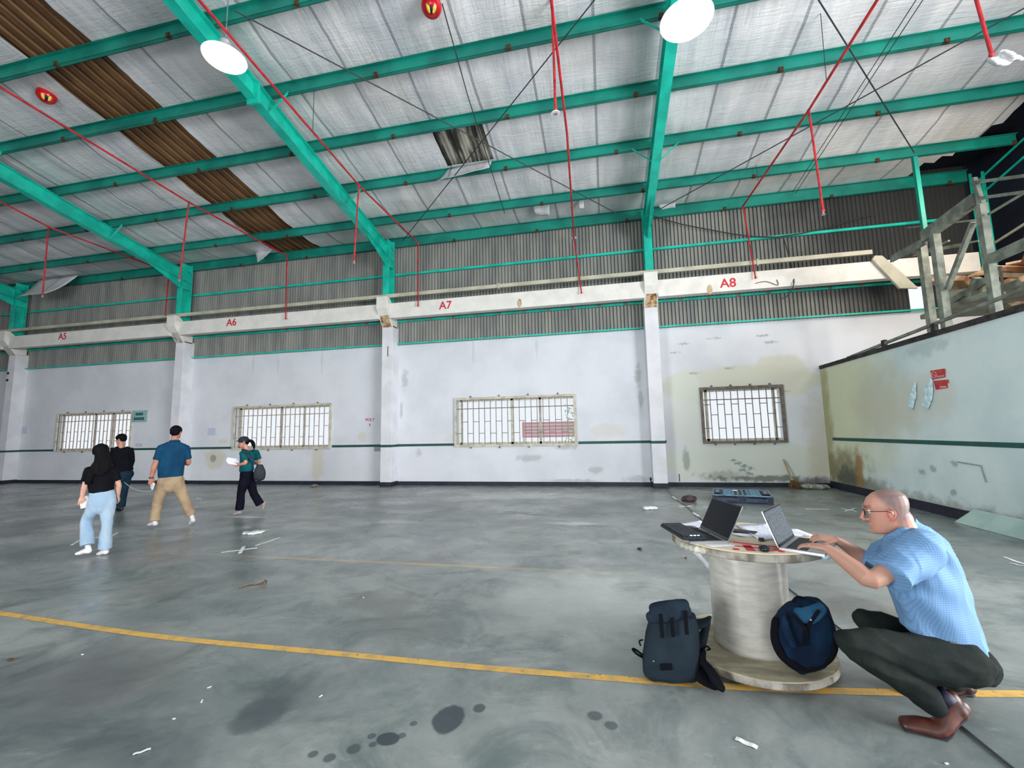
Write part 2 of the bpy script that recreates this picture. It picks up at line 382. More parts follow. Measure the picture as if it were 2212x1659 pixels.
b = MB().bb((XE, 4, 0), (XE+.2, D+.2, 4.9)); b.build('wall_beyond', M_rustwall, kind='structure')
M_void = mat('dark_void_sheeting', S(22, 28, 40), S(14, 18, 28), 1, .9)  # near-black: darkness of the void beyond the partition is put into the colour
b = MB().bb((XE+.02, 4, 4.9), (XE+.18, D+.2, 9.9)); b.build('wall_beyond_upper', M_void, kind='structure')
# skirting
b = MB(); xs = [XL]+[v for k in range(-3, 2) for v in (X3+BAY*k, X3+BAY*k+PW)]+[XR]
for i in range(0, len(xs), 2): b.bb((xs[i], D-.015, 0), (xs[i+1], D, .115))
b.build('baseboard_far', M_navy, kind='structure')
MB().bb((XR-.015, 6.2, 0), (XR, D, .17)).build('baseboard_right', M_navy, kind='structure')
b = MB(); segs = [(XL, WIN[1][0]-.12), (WIN[1][1]+.1, X3-BAY), (X3-BAY+PW, WIN[2][0]-.12), (WIN[2][1]+.1, X3), (X3+PW, WIN[3][0]-.1), (WIN[3][1]+.1, X3+BAY), (X3+BAY+PW, X3+BAY+PW+.08)]
for a, c2 in segs: b.bb((a, D-.006, 1.19), (c2, D, 1.265))
b.build('trim_1', M_green, kind='structure')
MB().bb((XR-.006, 6.2, 1.2), (XR, 12.45, 1.275)).build('trim_2', M_green, kind='structure')

# ---- roof sheet / foil insulation
HOLE = (-3.62, -2.48, 8.6, 9.72); SKY = (-10.85, -9.2)
def torn(y): return TORN0+(9.0-y)*TORN1+.5*noise.noise(Vector((y*1.3, 0, 3)))
def foilz(x, y):
    s = ((12.61-y)/1.38) % 1.0; z = roofz(y)-.055*sin(pi*s)*(.6+.8*noise.noise(Vector((x*.5, y*.4, 0))))
    z += (.06*noise.noise(Vector((x*2.2, y*.35, 5)))+.03*noise.noise(Vector((x*1.2, y*5, 9))))*sin(pi*s)
    return z+.02
b = MB(); nx = int((XE-XL)/.2); ys = [12.79-i*.138 for i in range(int((12.79+13)/.138)+1)]
idx = {}
for j, y in enumerate(ys):
    for i in range(nx+1):
        x = XL+i*.2; b.v.append(Vector((x, y, foilz(x, y))))
W_ = nx+1
for j in range(len(ys)-1):
    for i in range(nx):
        x = XL+(i+.5)*.2; y = (ys[j]+ys[j+1])/2
        if HOLE[0] < x < HOLE[1] and HOLE[2] < y < HOLE[3]: continue
        if SKY[0] < x < SKY[1]: continue
        if y > 6.2 and x > torn(y): continue
        b.f.append([j*W_+i, j*W_+i+1, (j+1)*W_+i+1, (j+1)*W_+i]); b.mi.append(0)
b.build('ceiling', M_foil, kind='structure', smooth=True)
# metal roof above the foil
M_roofm = mat('bare_roof_sheet', S(190, 186, 172), S(60, 58, 54), 1.2, .4, .3, 0, 30, (5, .5, 1), .42, .58)
M_void2 = M_void
def roofsheet(x0, x1, y0, y1, m, name, dz=.1, pitch=.2, amp=.035, **k):
    n = int((x1-x0)/pitch); rows = []; yy = y0
    ysr = [y0+(y1-y0)*i/6 for i in range(7)]
    for y in ysr:
        r = []
        for i in range(n+1):
            for fx, fy in ((0, 0), (.5, 0), (.6, 1), (.85, 1)): r.append((x0+(i+fx)*pitch, y, roofz(y)+dz+amp*fy))
        rows.append(r)
    return MB().loft(rows, closed=False, caps=False).build(name, m, **k)
roofsheet(-4.2, -2.0, 8.3, 10, M_roofm, 'ceiling_bare_patch', .06, kind='structure')
M_sky = mat('browned_rooflight_sheet', S(122, 88, 52), S(92, 62, 36), 3, .6, 0, .2, 12, (1.5, .3, 1))
roofsheet(SKY[0]-.15, SKY[1]+.05, 1.0, 12.75, M_sky, 'window_skylight', .03, .24, .05, kind='structure')
MB().loft([[(XL, y, roofz(y)+.22) for y in (12.8, 11.23, -3, -13)], [(14, y, roofz(y)+.22) for y in (12.8, 11.23, -3, -13)]], closed=False, caps=False).build('ceiling_outer', M_void, kind='structure')
# hanging torn foil flaps
def flap(name, pts, label, m=M_foil, group=None, curl=.0):
    """quad sheet given by 4 corner points with a bend, real thickness"""
    a, bq, c_, d = [Vector(p) for p in pts]; n = 8; top = []; R = []
    for i in range(n+1):
        r = []
        for j in range(n+1):
            u, v = i/n, j/n; p = a*(1-u)*(1-v)+bq*u*(1-v)+c_*u*v+d*(1-u)*v
            p.z += curl*sin(pi*v)+.03*noise.noise(p*4); r.append(p)
        R.append(r)
    b = MB().loft(R, closed=False, caps=False); o = b.build(name, m, smooth=True, label=label, cat='foil sheet', group=group)
    md = o.modifiers.new('t', 'SOLIDIFY'); md.thickness = .004; return o
zr = roofz
flap('foil_flap', [(-3.6, 9.8, zr(9.8)-.02), (-2.45, 9.75, zr(9.7)-.02), (-2.5, 9.45, zr(9.7)-.40), (-3.8, 9.35, zr(9.7)-.62)], 'torn silver foil flap hanging below the hole that bares the roof sheet', curl=-.08)
flap('foil_flap', [(-1.75, 11.5, zr(11.5)), (-1.25, 11.5, zr(11.5)), (-1.3, 11.9, zr(11.9)-.22), (-1.7, 11.9, zr(11.9)-.14)], 'small peeled foil tab near the eave, left of the long red drop pipe', curl=-.05)
flap('foil_flap', [(-.45, 11.6, zr(11.5)), (-.3, 11.6, zr(11.5)), (-.3, 11.75, zr(11.9)-.2), (-.42, 11.75, zr(11.9)-.2)], 'tiny peeled foil tab just right of the long red drop pipe')
flap('foil_flap', [(-11.6, 12.3, zr(12)), (-10.9, 12.3, zr(12)), (-11.0, 12.0, zr(12)-.45), (-11.3, 12.1, zr(12)-.5)], 'pale foil scrap dangling at the eave end of the brown rooflight')
flap('foil_flap', [(-21.6, 12.35, 7.93), (-19.6, 12.35, 7.93), (-19.9, 11.6, 7.0), (-21.3, 11.6, 7.0)], 'large dark drooping foil panel by the second frame from the left', curl=-.1)
flap('foil_flap', [(1.75, 12.2, 7.85), (2.2, 12.2, 7.85), (2.15, 12.0, 7.6), (1.8, 12.0, 7.6)], 'foil scrap curling at the eave just right of the nearest green frame', curl=-.05)

# ---- purlins
PUR = [(12.6, 7.69)]+[(12.61-1.38*j, 7.515+.267*j) for j in range(1, 12)]
ORD = ['eave', 'second', 'third', 'fourth', 'fifth', 'sixth', 'seventh', 'eighth', 'ninth', 'tenth', 'eleventh', 'twelfth']
for j, (y, z) in enumerate(PUR):
    if y < -2: continue
    t = thing('roof_purlin', (0, y, z), 'long teal roof purlin along the eave at the cladding top' if j == 0 else 'long teal roof purlin, the %s counted up from the eave' % ORD[j], 'purlin', 'teal purlins under the roof')
    hh = roofz(y)-z+.0
    b = MB().bb((XL, y-.005, z), (9.3, y+.005, z+hh)).bb((XL, y, z), (9.3, y+.075, z+.008)).bb((XL, y-.07, z+hh-.008), (9.3, y, z+hh)).bb((XL, y+.067, z), (9.3, y+.075, z+.03))
    b.build('web', M_teald, t)
    if y > 4:
        for i in range(-8, 4):
            x = i*2.67+.9+.4*sin(j*2.1); MB().bb((x-.035, y-.03, z-.035), (x+.035, y+.03, z+.05)).build('clip', M_rust, t)
# ---- frames
FR = {-3: 'leftmost, half out of the picture', -2: 'second from the left, rising from the pillar left of beam number A6', -1: 'rising from the pillar left of beam number A7', 0: 'nearest the crouching man', 1: 'x', 2: 'y'}
NM = {-4: 'teal steel portal frame beyond the left edge', -3: 'teal steel portal frame at the far left, its knee near the small lit gap', -2: 'teal steel portal frame on the leftmost pillar with a visible knee', -1: 'x'}
FRL = {-2: 'teal portal frame farthest left, on the pillar left of beam A5', -1: 'teal portal frame on the pillar between beams A5 and A6', 0: 'teal portal frame on the pillar between beams A6 and A7', 1: 'teal portal frame on the pillar between beams A7 and A8', 2: 'shaded portal frame beyond the stained partition wall'}
for k in (-2, -1, 0, 1, 2):
    xc = X3+BAY*(k)+.19; 
    t = thing('portal_frame', (xc, 12.3, 5.3), FRL[k], 'steel frame', 'teal portal frames')
    b = MB().bb((xc-.11, 12.2, 5.3), (xc+.11, 12.215, 7.7)).bb((xc-.11, 12.55, 5.3), (xc+.11, 12.565, 7.85)).bb((xc-.006, 12.215, 5.3), (xc+.006, 12.55, 7.85))
    b.build('column', M_teal, t)
    dz = .40; y0, y1 = 12.56, -3.0; b = MB()
    zb = lambda y: (7.515+.1935*(12.61-y))-dz
    for (a, c2) in ((y0, -3.0),):
        for (xo, hw, lo, hi) in ((0, .1, 0, .014), (0, .1, dz-.02, dz-.006), (0, .006, .014, dz-.02)):
            P = [(xc-hw, a, zb(a)+lo), (xc+hw, a, zb(a)+lo), (xc+hw, c2, zb(c2)+lo), (xc-hw, c2, zb(c2)+lo), (xc-hw, a, zb(a)+hi), (xc+hw, a, zb(a)+hi), (xc+hw, c2, zb(c2)+hi), (xc-hw, c2, zb(c2)+hi)]
            b.hexa(P)
    b.build('rafter', M_teal, t)
    MB().bb((xc-.1, 12.2, zb(12.2)-.3), (xc+.1, 12.55, zb(12.5)+.42)).build('knee_plate', M_teal, t)
    # haunch web at knee
    MB().poly([(xc-.006, 12.2, zb(12.2)), (xc-.006, 11.0, zb(11.0)), (xc-.006, 12.2, zb(12.2)-.28)], (1, 0, 0), .012).build('haunch_plate', M_teal, t)
    ys_ = 6.75
    b = MB()
    for yo in (-.012, .012): b.bb((xc-.13, ys_+yo-.01, zb(ys_)-.08), (xc+.13, ys_+yo+.01, zb(ys_)+dz))
    b.build('splice_plate', M_teal, t)
    for j in (2, 4, 6):
        y, z = PUR[j]
        for sgn in (-1, 1): MB().bar((xc+sgn*.03, y, zb(y)+.01), (xc+sgn*.52, y, z+.03), .04, .02).build('brace', M_teal, t)
        MB().ball((xc, y+.1, zb(y)-.004), (.05, .04, .008), n=8, m=4).build('rust_spot', M_rust, t)
# ---- pillars + corbels
PL = {-2: 'white concrete pillar farthest left, with two dark marks near its top', -1: 'white concrete pillar between the windows under A5 and A6, behind the walking man', 0: 'white concrete pillar left of the A7 window, rust stain under its corbel', 1: 'white concrete pillar right of the A7 window, its corbel stained brown', 2: 'pillar beyond the partition'}
M_ruststain = mat('rust_stained_concrete', S(200, 176, 140), S(120, 80, 45), 6, .8, 0, .3, 12, (1, 1, 1), .45, .62)
M_grime = mat('grimy_concrete', S(196, 192, 180), S(120, 112, 98), 8, .8, 0, .3, 12, (1, 1, 1), .5, .7)
for k in (-2, -1, 0, 1):
    x = X3+BAY*k; t = thing('concrete_pillar', (x+PW/2, F, 0), PL[k], 'pillar', 'white pillars along the far wall')
    MB().bb((x, F, .13), (x+PW, D, 5.0)).build('shaft', M_pillar, t, bevel=.008)
    MB().bb((x-.012, F-.012, 0), (x+PW+.012, D, .13)).build('plinth', M_navy, t)
    MB().bb((x-.004, F-.004, 1.185), (x+PW+.004, D, 1.26)).build('stripe', M_green, t)
    Y1 = 11.96; prof = [(D-.1, 4.95), (F, 4.95), (Y1, 5.46), (Y1, 5.84), (12.12, 5.84), (D-.1, 5.35)]
    MB().poly([(x, a, b_) for a, b_ in prof], (1, 0, 0), PW).build('corbel', M_white, t, bevel=.01)
    # stained underside of the corbel: a skin on the sloping face
    for (m_, u0, u1, nm) in ((M_ruststain if k >= 0 else M_grime, .0, .62, 'rust_stain'),):
        A = Vector((0, F, 4.95)); B = Vector((0, Y1, 5.46)); p0 = A.lerp(B, u0); p1 = A.lerp(B, u1); n_ = Vector((0, -.003, -.003))
        MB().poly([(x+.02, p0.y, p0.z), (x+PW-.02, p0.y, p0.z), (x+PW-.04, p1.y, p1.z), (x+.05, p1.y, p1.z)], n_, .004).build(nm, m_, t)
    if k == -2:
        for dz_ in (4.25, 3.98): MB().ball((x+.05, F, dz_), (.07, .02, .055), n=10, m=5).build('mark', M_rust, t)
# ---- crane beams with bay numbers
CB = {-3: (None, ''), -2: ('A5', (135, 727)), -1: ('A6', (500, 697)), 0: ('A7', (962, 660)), 1: ('A8', (1573, 612))}
for k in (-3, -2, -1, 0, 1):
    x0 = X3+BAY*k+PW; x1 = x0+BAY-PW if k < 1 else 8.95
    if k == -3: x0 = XL
    t = thing('crane_beam', ((x0+x1)/2, 12.2, 5.17), 'white concrete crane beam with the red number %s' % CB[k][0] if CB[k][0] else 'white concrete crane beam at the left edge, left of the farthest pillar', 'beam', 'white crane beams')
    MB().bb((x0, 12.1, 5.17), (x1, 12.34, 5.64)).build('girder', M_white, t, bevel=.008)
    if CB[k][0]:
        p = hY(*CB[k][1], 12.095); text_part(CB[k][0], 'bay_number', M_redtxt, (p.x, 12.097, p.z), (1, 0, 0), (0, 0, 1), .34, t, .003)
    for px, py in {0: [(1122, 655)], 1: [(1533, 625)]}.get(k, []):
        p = hY(px, py, 12.1); MB().ball((p.x, 12.1, p.z), (.07, .012, .13), n=12, m=7).build('rust_stain', M_ruststain, t)
# beige rail above
t = thing('conductor_rail', (-12, 12.15, 5.84), 'long beige rail running above the crane beams, bent down at its right end', 'rail')
pq = [V_(hY(*q, 12.0)) for q in ((1885, 560), (1890, 552), (1906, 552), (1984, 622), (1944, 622))]
MB().bb((XL, 12.13, 5.84), (pq[1].x+.03, 12.2, 5.95)).build('rail', M_beige, t)
MB().poly(pq, (0, 1, 0), .07).build('bent_end', M_beige, t)
for px in (1077, 1640): p = hY(px, 615, 12.15); MB().bb((p.x-.02, 12.11, 5.81), (p.x+.02, 12.22, 5.98)).build('joint', M_beige, t)
# girts
for z, nm in ((6.76, 'thin teal girt across the cladding halfway between eave and crane beams'), (5.2, 'teal girt just under the crane beams'), (4.47, 'teal sill strip where cladding meets the plaster wall')):
    t = thing('wall_girt', (-12, D-.1, z), nm, 'girt')
    MB().bb((XL, D-.12, z-.03), (8.9, D-.05, z+.035 if z > 4.6 else z+.01)).build('channel', M_teal, t)
    if abs(z-5.2) < .1:
        for i in range(-12, 12): x = i*.75-1.5; MB().bb((x-.05, D-.13, z-.034), (x+.05, D-.119, z+.038)).build('bracket', M_grn, t)
# ---- windows
def glass_mat():
    t = NT('dusty_glass'); n = t.n; tr = n.new('ShaderNodeBsdfTransparent'); tl = n.new('ShaderNodeBsdfTranslucent'); tl.inputs[0].default_value = (.95, .98, 1, 1)
    mx = n.new('ShaderNodeMixShader'); mx.inputs[0].default_value = .2; t.l.new(tr.outputs[0], mx.inputs[1]); t.l.new(tl.outputs[0], mx.inputs[2])
    t.l.new(mx.outputs[0], n['Material Output'].inputs[0]); return t.m
M_glass = glass_mat()
for wi, (x0, x1, z0, z1) in enumerate(WIN[1:]):
    big = wi < 3; fm = M_wframe if wi < 3 else M_wrust
    t = thing('window_%d' % (wi+1), ((x0+x1)/2, D, z0), kind='structure')
    t['label'] = ['barred window under A5 with a green notice beside it', 'barred window under A6 behind the woman in teal', 'barred window under A7 with red banner outside', 'smaller barred window under A8 near the broom'][wi]
    e = .07 if wi else .045; b = MB(); yf = D-.06
    for a, c2 in (((x0-e, yf, z0-e), (x1+e, D+.02, z0)), ((x0-e, yf, z1), (x1+e, D+.02, z1+e)), ((x0-e, yf, z0), (x0, D+.02, z1)), ((x1, yf, z0), (x1+e, D+.02, z1))): b.bb(a, c2)
    b.build('frame', fm, t)
    g = MB(); n = 20 if big else 11; dx = (x1-x0)/n; H = z1-z0
    for i in range(1, n): g.bb((x0+i*dx-.008, yf+.005, z0), (x0+i*dx+.008, yf+.03, z1))
    g.bb((x0, yf, z0+H*.79), (x1, yf+.02, z0+H*.79+.025))
    for i in range(n):
        for fz in ((.5,) if i % 2 else (.24,)) + ((.70,) if (not big and i % 2 == 0) else ()): g.bb((x0+i*dx, yf+.005, z0+H*fz), (x0+(i+1)*dx, yf+.028, z0+H*fz+.018))
    g.build('grille', M_wrust if wi == 3 else mat('faded_bar_paint', S(176, 158, 146), S(150, 132, 124), 8, .6) if wi < 2 else mat('grey_brown_bar', S(128, 118, 112), S(106, 98, 94), 8, .6), t)
    s_ = MB(); xs = (x0+.12, x0+(x1-x0)*.48, x0+(x1-x0)*.72) if big else (x0+.1, x1-.14)
    for x in xs: s_.bb((x-.035, D+.08, z0), (x+.035, D+.12, z1))
    s_.bb((x0, D+.08, z0), (x1, D+.12, z0+.06)); s_.bb((x0, D+.08, z1-.05), (x1, D+.12, z1)); s_.build('sash', M_wframe, t)
    MB().bb((x0, D+.095, z0), (x1, D+.101, z1)).build('pane', M_glass, t)
    lg = MB()
    for i in range(4):
        x = x0+(x1-x0)*(i+.5)/4; lg.bb((x-.02, yf+.02, z1+e), (x+.02, D, z1+e+.05)); lg.bb((x-.02, yf+.02, z0-e-.045), (x+.02, D, z0-e))
    lg.build('fixing_lug', M_wrust, t)
# things outside, seen through the A7 window
bb = MB().bb((-2.3, 16.0, 1.0), (.4, 16.05, 2.02)); o = thing('banner', (-1, 16, 0), 'red banner with pale stripes outside, seen through the A7 window', 'banner')
MB().bb((-3.2, 17.0, 1.35), (.9, 17.04, 1.95)).build('cloth', mat('red_cloth', S(235, 60, 60), S(220, 50, 50), 3), o)
for i in range(4): MB().bb((-3.1, 16.985, 1.43+i*.13), (.8, 16.998, 1.47+i*.13)).build('stripe', mat('white_cloth', S(240, 240, 240), None, 3), o)
for x in (-3.15, .85): MB().bb((x-.03, 17.05, 0), (x+.03, 17.1, 2.0)).build('post', M_metal, o)
b = MB()
for i in range(260):
    a = random.random()*6.28; r = random.random()**.5; p = Vector((-.9+.55*r*cos(a), 16.2+.4*r*sin(a), .9+random.random()*1.7)); q = Euler((random.random()*6, random.random()*6, 0)).to_matrix()
    b.add([p+q @ Vector(v) for v in ((-.06, 0, 0), (0, .025, 0), (.06, 0, 0), (0, -.025, 0))], [(0, 1, 2, 3)])
t = thing('shrub', (-.9, 16.2, 0), 'light green shrub outside the A7 window, right side', 'shrub')
b.build('foliage', mat('fresh_leaf', S(150, 210, 60), S(110, 180, 50), 6), t); MB().cyl((-.9, 16.2, 0), (-.9, 16.2, 1.4), .03).build('stem', M_rust, t)
MB().bb((XL, D+.22, -.3), (14, 40, -.12)).build('ground_outside', mat('outside_paving', S(200, 204, 205), None, 2), kind='structure')
# ---- rods of wind bracing in the roof plane
def rod(pts, label, r=.012, name='bracing_rod'):
    MB().tube(pts, r, n=6).build(name, M_dark, label=label, cat='rod', group='thin bracing rods under the roof')
def rf(px, py, off=-.44):
    v = ray(px, py); a = 7.99+off+.1935*11.23; tt = (a-CAMH)/(v.z+.1935*v.y); return CAMP+v*tt
rod([rf(1300, -20), rf(870, 520)], 'dark bracing rod slanting from the top centre down left to the A7 knee')
rod([rf(505, 22), rf(1330, 460)], 'dark bracing rod slanting down right behind the hole in the foil')
rod([rf(1762, -10), rf(1975, 330)], 'dark bracing rod dropping to the right near the steel platform')
rod([rf(2230, 8), rf(1425, 452)], 'dark bracing rod slanting down left to the nearest frame knee')
rod([rf(1985, -10), rf(1712, 415)], 'pair of thin rods in the right bay, the left one', .008); rod([rf(2000, -10), rf(1718, 418)], 'pair of thin rods in the right bay, the right one', .008)
rod([rf(955, 8), rf(1010, 205), rf(1090, 460)], 'thin tie strip running down the roof behind the red ball', .01)
# ---- sprinkler pipes
def pipe(label, runs, heads=(), r=.022, hang=(), rr=None):
    P0 = runs[0][0]; t = thing('sprinkler_pipe', P0, label, 'pipe', 'red sprinkler pipes')
    for i, rn in enumerate(runs): MB().tube(rn, r if i == 0 else r*.85, n=10).build('pipe_run' if i == 0 else 'drop_pipe', M_red, t, smooth=False)
    for h in heads:
        h = Vector(h); MB().cyl(h, h-Vector((0, 0, .05)), .018, 10).cyl(h-Vector((0, 0, .05)), h-Vector((0, 0, .056)), .035, 12).build('sprinkler_head', M_metal, t)
    for rn in runs: MB().ball(rn[-1], (.032,)*3, n=10, m=6).ball(rn[0], (.03,)*3, n=10, m=6).build('fitting', M_red, t)
    for a, c2 in hang: MB().tube([a, c2], .006, n=5).build('hanger', M_dark, t)
    return t
X = hY(903, 525, 12.3).x; A = [hX(430, 0, X), hX(775, 400, X), Vector(hY(903, 525, 12.3))]
pipe('long red sprinkler pipe beside the frame left of A7, with two drops', [[A[0]+(A[0]-A[1])*.3]+A, [A[1], hY(765, 562, A[1].y)], [A[2], hY(903, 660, 12.0)]], [hY(765, 564, A[1].y)], hang=[(A[0]*.4+A[1]*.6, A[0]*.4+A[1]*.6+Vector((0, 0, 1)))])
X = hY(620, 553, 12.3).x; A = [hX(0, 188, X), hX(408, 437, X), Vector(hY(620, 553, 12.3))]
pipe('red sprinkler pipe running left of A6 across the brown rooflight', [[A[0]+(A[0]-A[1])*.2]+A, [A[1], hY(388, 600, A[1].y)], [A[2], hY(617, 688, 12.0)]], [hY(388, 603, A[1].y)])
A = [hX(0, 435, -16), hX(105, 490, -16), Vector(hY(365, 588, 12.3))]
pipe('dim red sprinkler pipe farthest left above A5', [[A[0]+(A[0]-A[1])*1.5]+A, [A[1], hY(92, 636, A[1].y)], [A[2], hY(357, 680, 12.0)]], [hY(92, 638, A[1].y)])
A = [hZ(1189, -15, 7.3), hZ(1225, 290, 7.25), hZ(1240, 515, 7.2)]
pipe('long red sprinkler pipe down the middle of the A7 bay', [A, [A[2], hY(1256, 632, min(A[2].y, 12))]], [])
MB().cyl(A[2]+Vector((0, 0, .0)), A[2]+Vector((0, 0, .02)), .07, 16).build('escutcheon_ring', mat('white_plastic', S(235, 235, 235)), label='white ring around the long red drop pipe near the eave', cat='ring')
p = hY(1192, -10, 6.6); q_ = hY(1200, 236, 6.6); q_.x = p.x+.0
pipe('short dark red drop pipe ending in a ring at the top centre', [[p, hY(1200, 236, 6.6)]], [hY(1200, 240, 6.6)])
q_ = hY(1200, 246, 6.6); MB().cyl(q_, q_+Vector((0, 0, .012)), .075, 20).build('escutcheon_ring', MATS['white_plastic'], label='white ring on the short drop pipe at the top centre', cat='ring')
X = hY(1605, 445, 12.3).x; A = [hX(1895, 0, X), hX(1747, 238, X), Vector(hY(1605, 445, 12.3))]
pipe('red sprinkler pipe crossing the right bay above A8, with a forked drop', [[A[0]+(A[0]-A[1])*.3]+A, [A[1], hY(1778, 455, A[1].y)], [A[2], hY(1632, 600, 12.0)]], [hY(1778, 458, A[1].y)], hang=[(hX(1785, 172, X), hX(1770, 0, X)), (hX(1638, 390, X), hX(1625, 295, X))])
pipe('thick dark red pipe at the upper right ending in crumpled foil', [[hY(2105, -15, 6.4), hY(2142, 118, 6.4)]], [], .022)
b = MB(); p = hY(2160, 128, 6.5)
for i in range(14): b.ball(p+Vector((random.uniform(-.1, .22), random.uniform(-.1, .1), random.uniform(-.04, .04))), (random.uniform(.04, .09), random.uniform(.03, .08), random.uniform(.02, .04)), Euler((random.random(), random.random(), 0)).to_matrix(), 8, 6)
fuse(b, 'crumpled_foil', M_foil, voxel=.02, smooth=1, loc=p); tag(bpy.data.objects['crumpled_foil'], 'crumpled foil wad at the end of the thick red pipe, upper right', 'foil')
# ---- lamps
M_lamp = emat('lit_diffuser', (.95, .97, 1, 1), 14)
M_lampb = mat('lamp_aluminium', S(210, 214, 218), S(190, 194, 198), 8, .3, .5)
def lamp(px, py, z, r, label):
    p = hZ(px, py, z); t = thing('high_bay_lamp', p, label, 'lamp', 'round high bay lamps')
    MB().cyl(p, p+Vector((0, 0, .02)), r, 32).build('diffuser', M_lamp, t)
    MB().cyl(p+Vector((0, 0, .02)), p+Vector((0, 0, .16)), r*1.06, 32, r*.55).build('housing', M_lampb, t)
    MB().cyl(p+Vector((0, 0, .16)), p+Vector((0, 0, .3)), r*.3, 20).build('driver', M_lampb, t)
    zt = 8.34 if px > 1000 else roofz(p.y)-.1; MB().tube([p+Vector((0, 0, .3)), Vector((p.x, p.y, zt))], .008, n=6).build('hanging_wire', M_metal, t)
lamp(485, 128, 7.6, .3, 'lit round ceiling lamp hanging at the upper left beside the frame'); lamp(1483, 46, 7.6, .36, 'larger lit round ceiling lamp at the top right of centre')
# ---- red balls
M_ballr = mat('glossy_red_shell', S(200, 20, 30), S(180, 16, 26), 5, .2)
M_bally = mat('yellow_label', S(230, 214, 90), None, 5, .4); M_ballk = mat('black_label', S(30, 20, 24), None, 5, .4)
def eball(px, py, y, r, label):
    p = hY(px, py, y); t = thing('extinguisher_ball', p, label, 'ball', 'red fire extinguisher balls under the roof')
    MB().ball(p, r, n=28, m=18).build('shell', M_ballr, t, smooth=True)
    vd = (CAMP-p).normalized(); sd = vd.cross(Vector((0, 0, 1))).normalized(); dn = vd.cross(sd)
    for a, bq, m in ((-.35, -.35, M_bally), (.3, -.3, M_bally), (0, -.45, M_ballk)):
        n = (vd+sd*a*-1.2+Vector((0, 0, bq*1.3))).normalized(); R = n.to_track_quat('Z', 'Y').to_matrix()
        MB().ball(p+n*(r*.93), (r*.2, r*.36, r*.11), R, 14, 8).build('label_patch', m, t, smooth=True)
    MB().tube([p+Vector((0, 0, r)), Vector((p.x, p.y, roofz(p.y)-.17))], .006, n=5).build('hook_wire', M_dark, t)
eball(932, 14, 6.2, .175, 'red extinguisher ball with yellow marks hanging at the top centre'); eball(101, 206, 6.3, .17, 'red extinguisher ball with pale marks hanging at the upper left')

# ---- steel platform behind the partition
t = thing('steel_platform', (6.4, 8, 0), 'grey-green steel platform frame standing behind the right partition wall', 'platform')
def sbar(p1, p2, w, h, x=6.3, x2=None, m=None, nm='rail'):
    MB().bar(hX(*p1, x), hX(*p2, x2 or x), w, h).build(nm, m or M_grn, t)
def spost(px1, py1, px2, py2, w=.12, x=6.3, z0=0, m=None):
    a = hX(px1, py1, x); b_ = hX(px2, py2, x); MB().bb((x-w/2, (a.y+b_.y)/2-w/2, z0), (x+w/2, (a.y+b_.y)/2+w/2, a.z)).build('post', m or M_grn, t)
spost(2122, 440, 2148, 665, .11); spost(2021, 505, 2042, 700, .12); spost(1993, 520, 2010, 705, .12, 6.5); 
sbar((2104, 385), (2122, 440), .06, .06, nm='post'); sbar((2108, 430), (1995, 512), .1, .22, nm='beam')
sbar((2106, 394), (2240, 376), .05, .05); sbar((2115, 428), (2240, 411), .05, .05); sbar((2135, 463), (2220, 412), .03, .03)
sbar((2140, 560), (2240, 515), .08, .16, nm='beam'); sbar((2103, 480), (2046, 625), .07, .07, nm='brace'); sbar((2000, 520), (1925, 560), .05, .14, nm='beam')
for p1, p2 in (((1960, 492), (2110, 475)), ((1943, 552), (2115, 520)), ((1945, 565), (2050, 520)), ((2000, 545), (2080, 530)), ((1960, 555), (2000, 525)), ((2140, 530), (2235, 470))): sbar(p1, p2, .035, .035, 7.6, nm='rail')
sbar((2112, 600), (2095, 650), .12, .12, 7.0, nm='bracket'); sbar((2040, 660), (2140, 600), .05, .12, 7.0, nm='beam'); sbar((2160, 575), (2170, 640), .03, .03, 7.0, nm='rail'); sbar((2050, 640), (2130, 628), .1, .2, 7.2, m=M_beige, nm='beam')
sbar((1975, 340), (1998, 505), .08, .08, 6.9, m=M_teald, nm='post')
# rubble and roofing debris behind the wall top
b = MB()
for i in range(22):
    p = Vector((random.uniform(7, 8.6), random.uniform(8.0, 10.8), random.uniform(4.0, 4.7))); b.box(p, (random.uniform(.2, .7), random.uniform(.2, .8), random.uniform(.02, .12)), Euler((random.uniform(-.6, .6), random.uniform(-.6, .6), random.random()*3)).to_matrix())
MB().bb((6.9, 8.0, 3.85), (8.9, 11, 3.95)).build('platform_deck', M_grn, t)
b.build('rusty_debris', mat('rust_orange_sheet', S(200, 176, 150), S(146, 112, 84), 3, .8, 0, .2, 10), kind='stuff', label='heap of rusty orange sheet scraps on the platform behind the partition', cat='debris')
# steel cap on the partition
t = thing('wall_capping', (XR+.09, 9, 3.05), 'dark rusty steel channel lying along the top of the right partition', 'steel channel')
MB().bb((XR-.03, 6.2, 3.05), (XR+.21, D-.05, 3.14)).build('channel', mat('dark_rusty_steel', S(70, 68, 66), S(46, 44, 44), 6, .8), t)
MB().bar((XR+.1, 6.2, 3.42), (XR+.1, 11.6, 3.16), .05, .05).build('angle_bar', M_grn, t)
for y in (10.2, 8.8): MB().bb((XR+.07, y-.05, 3.14), (XR+.13, y+.05, 3.3)).build('bracket', MATS['dark_rusty_steel'], t)
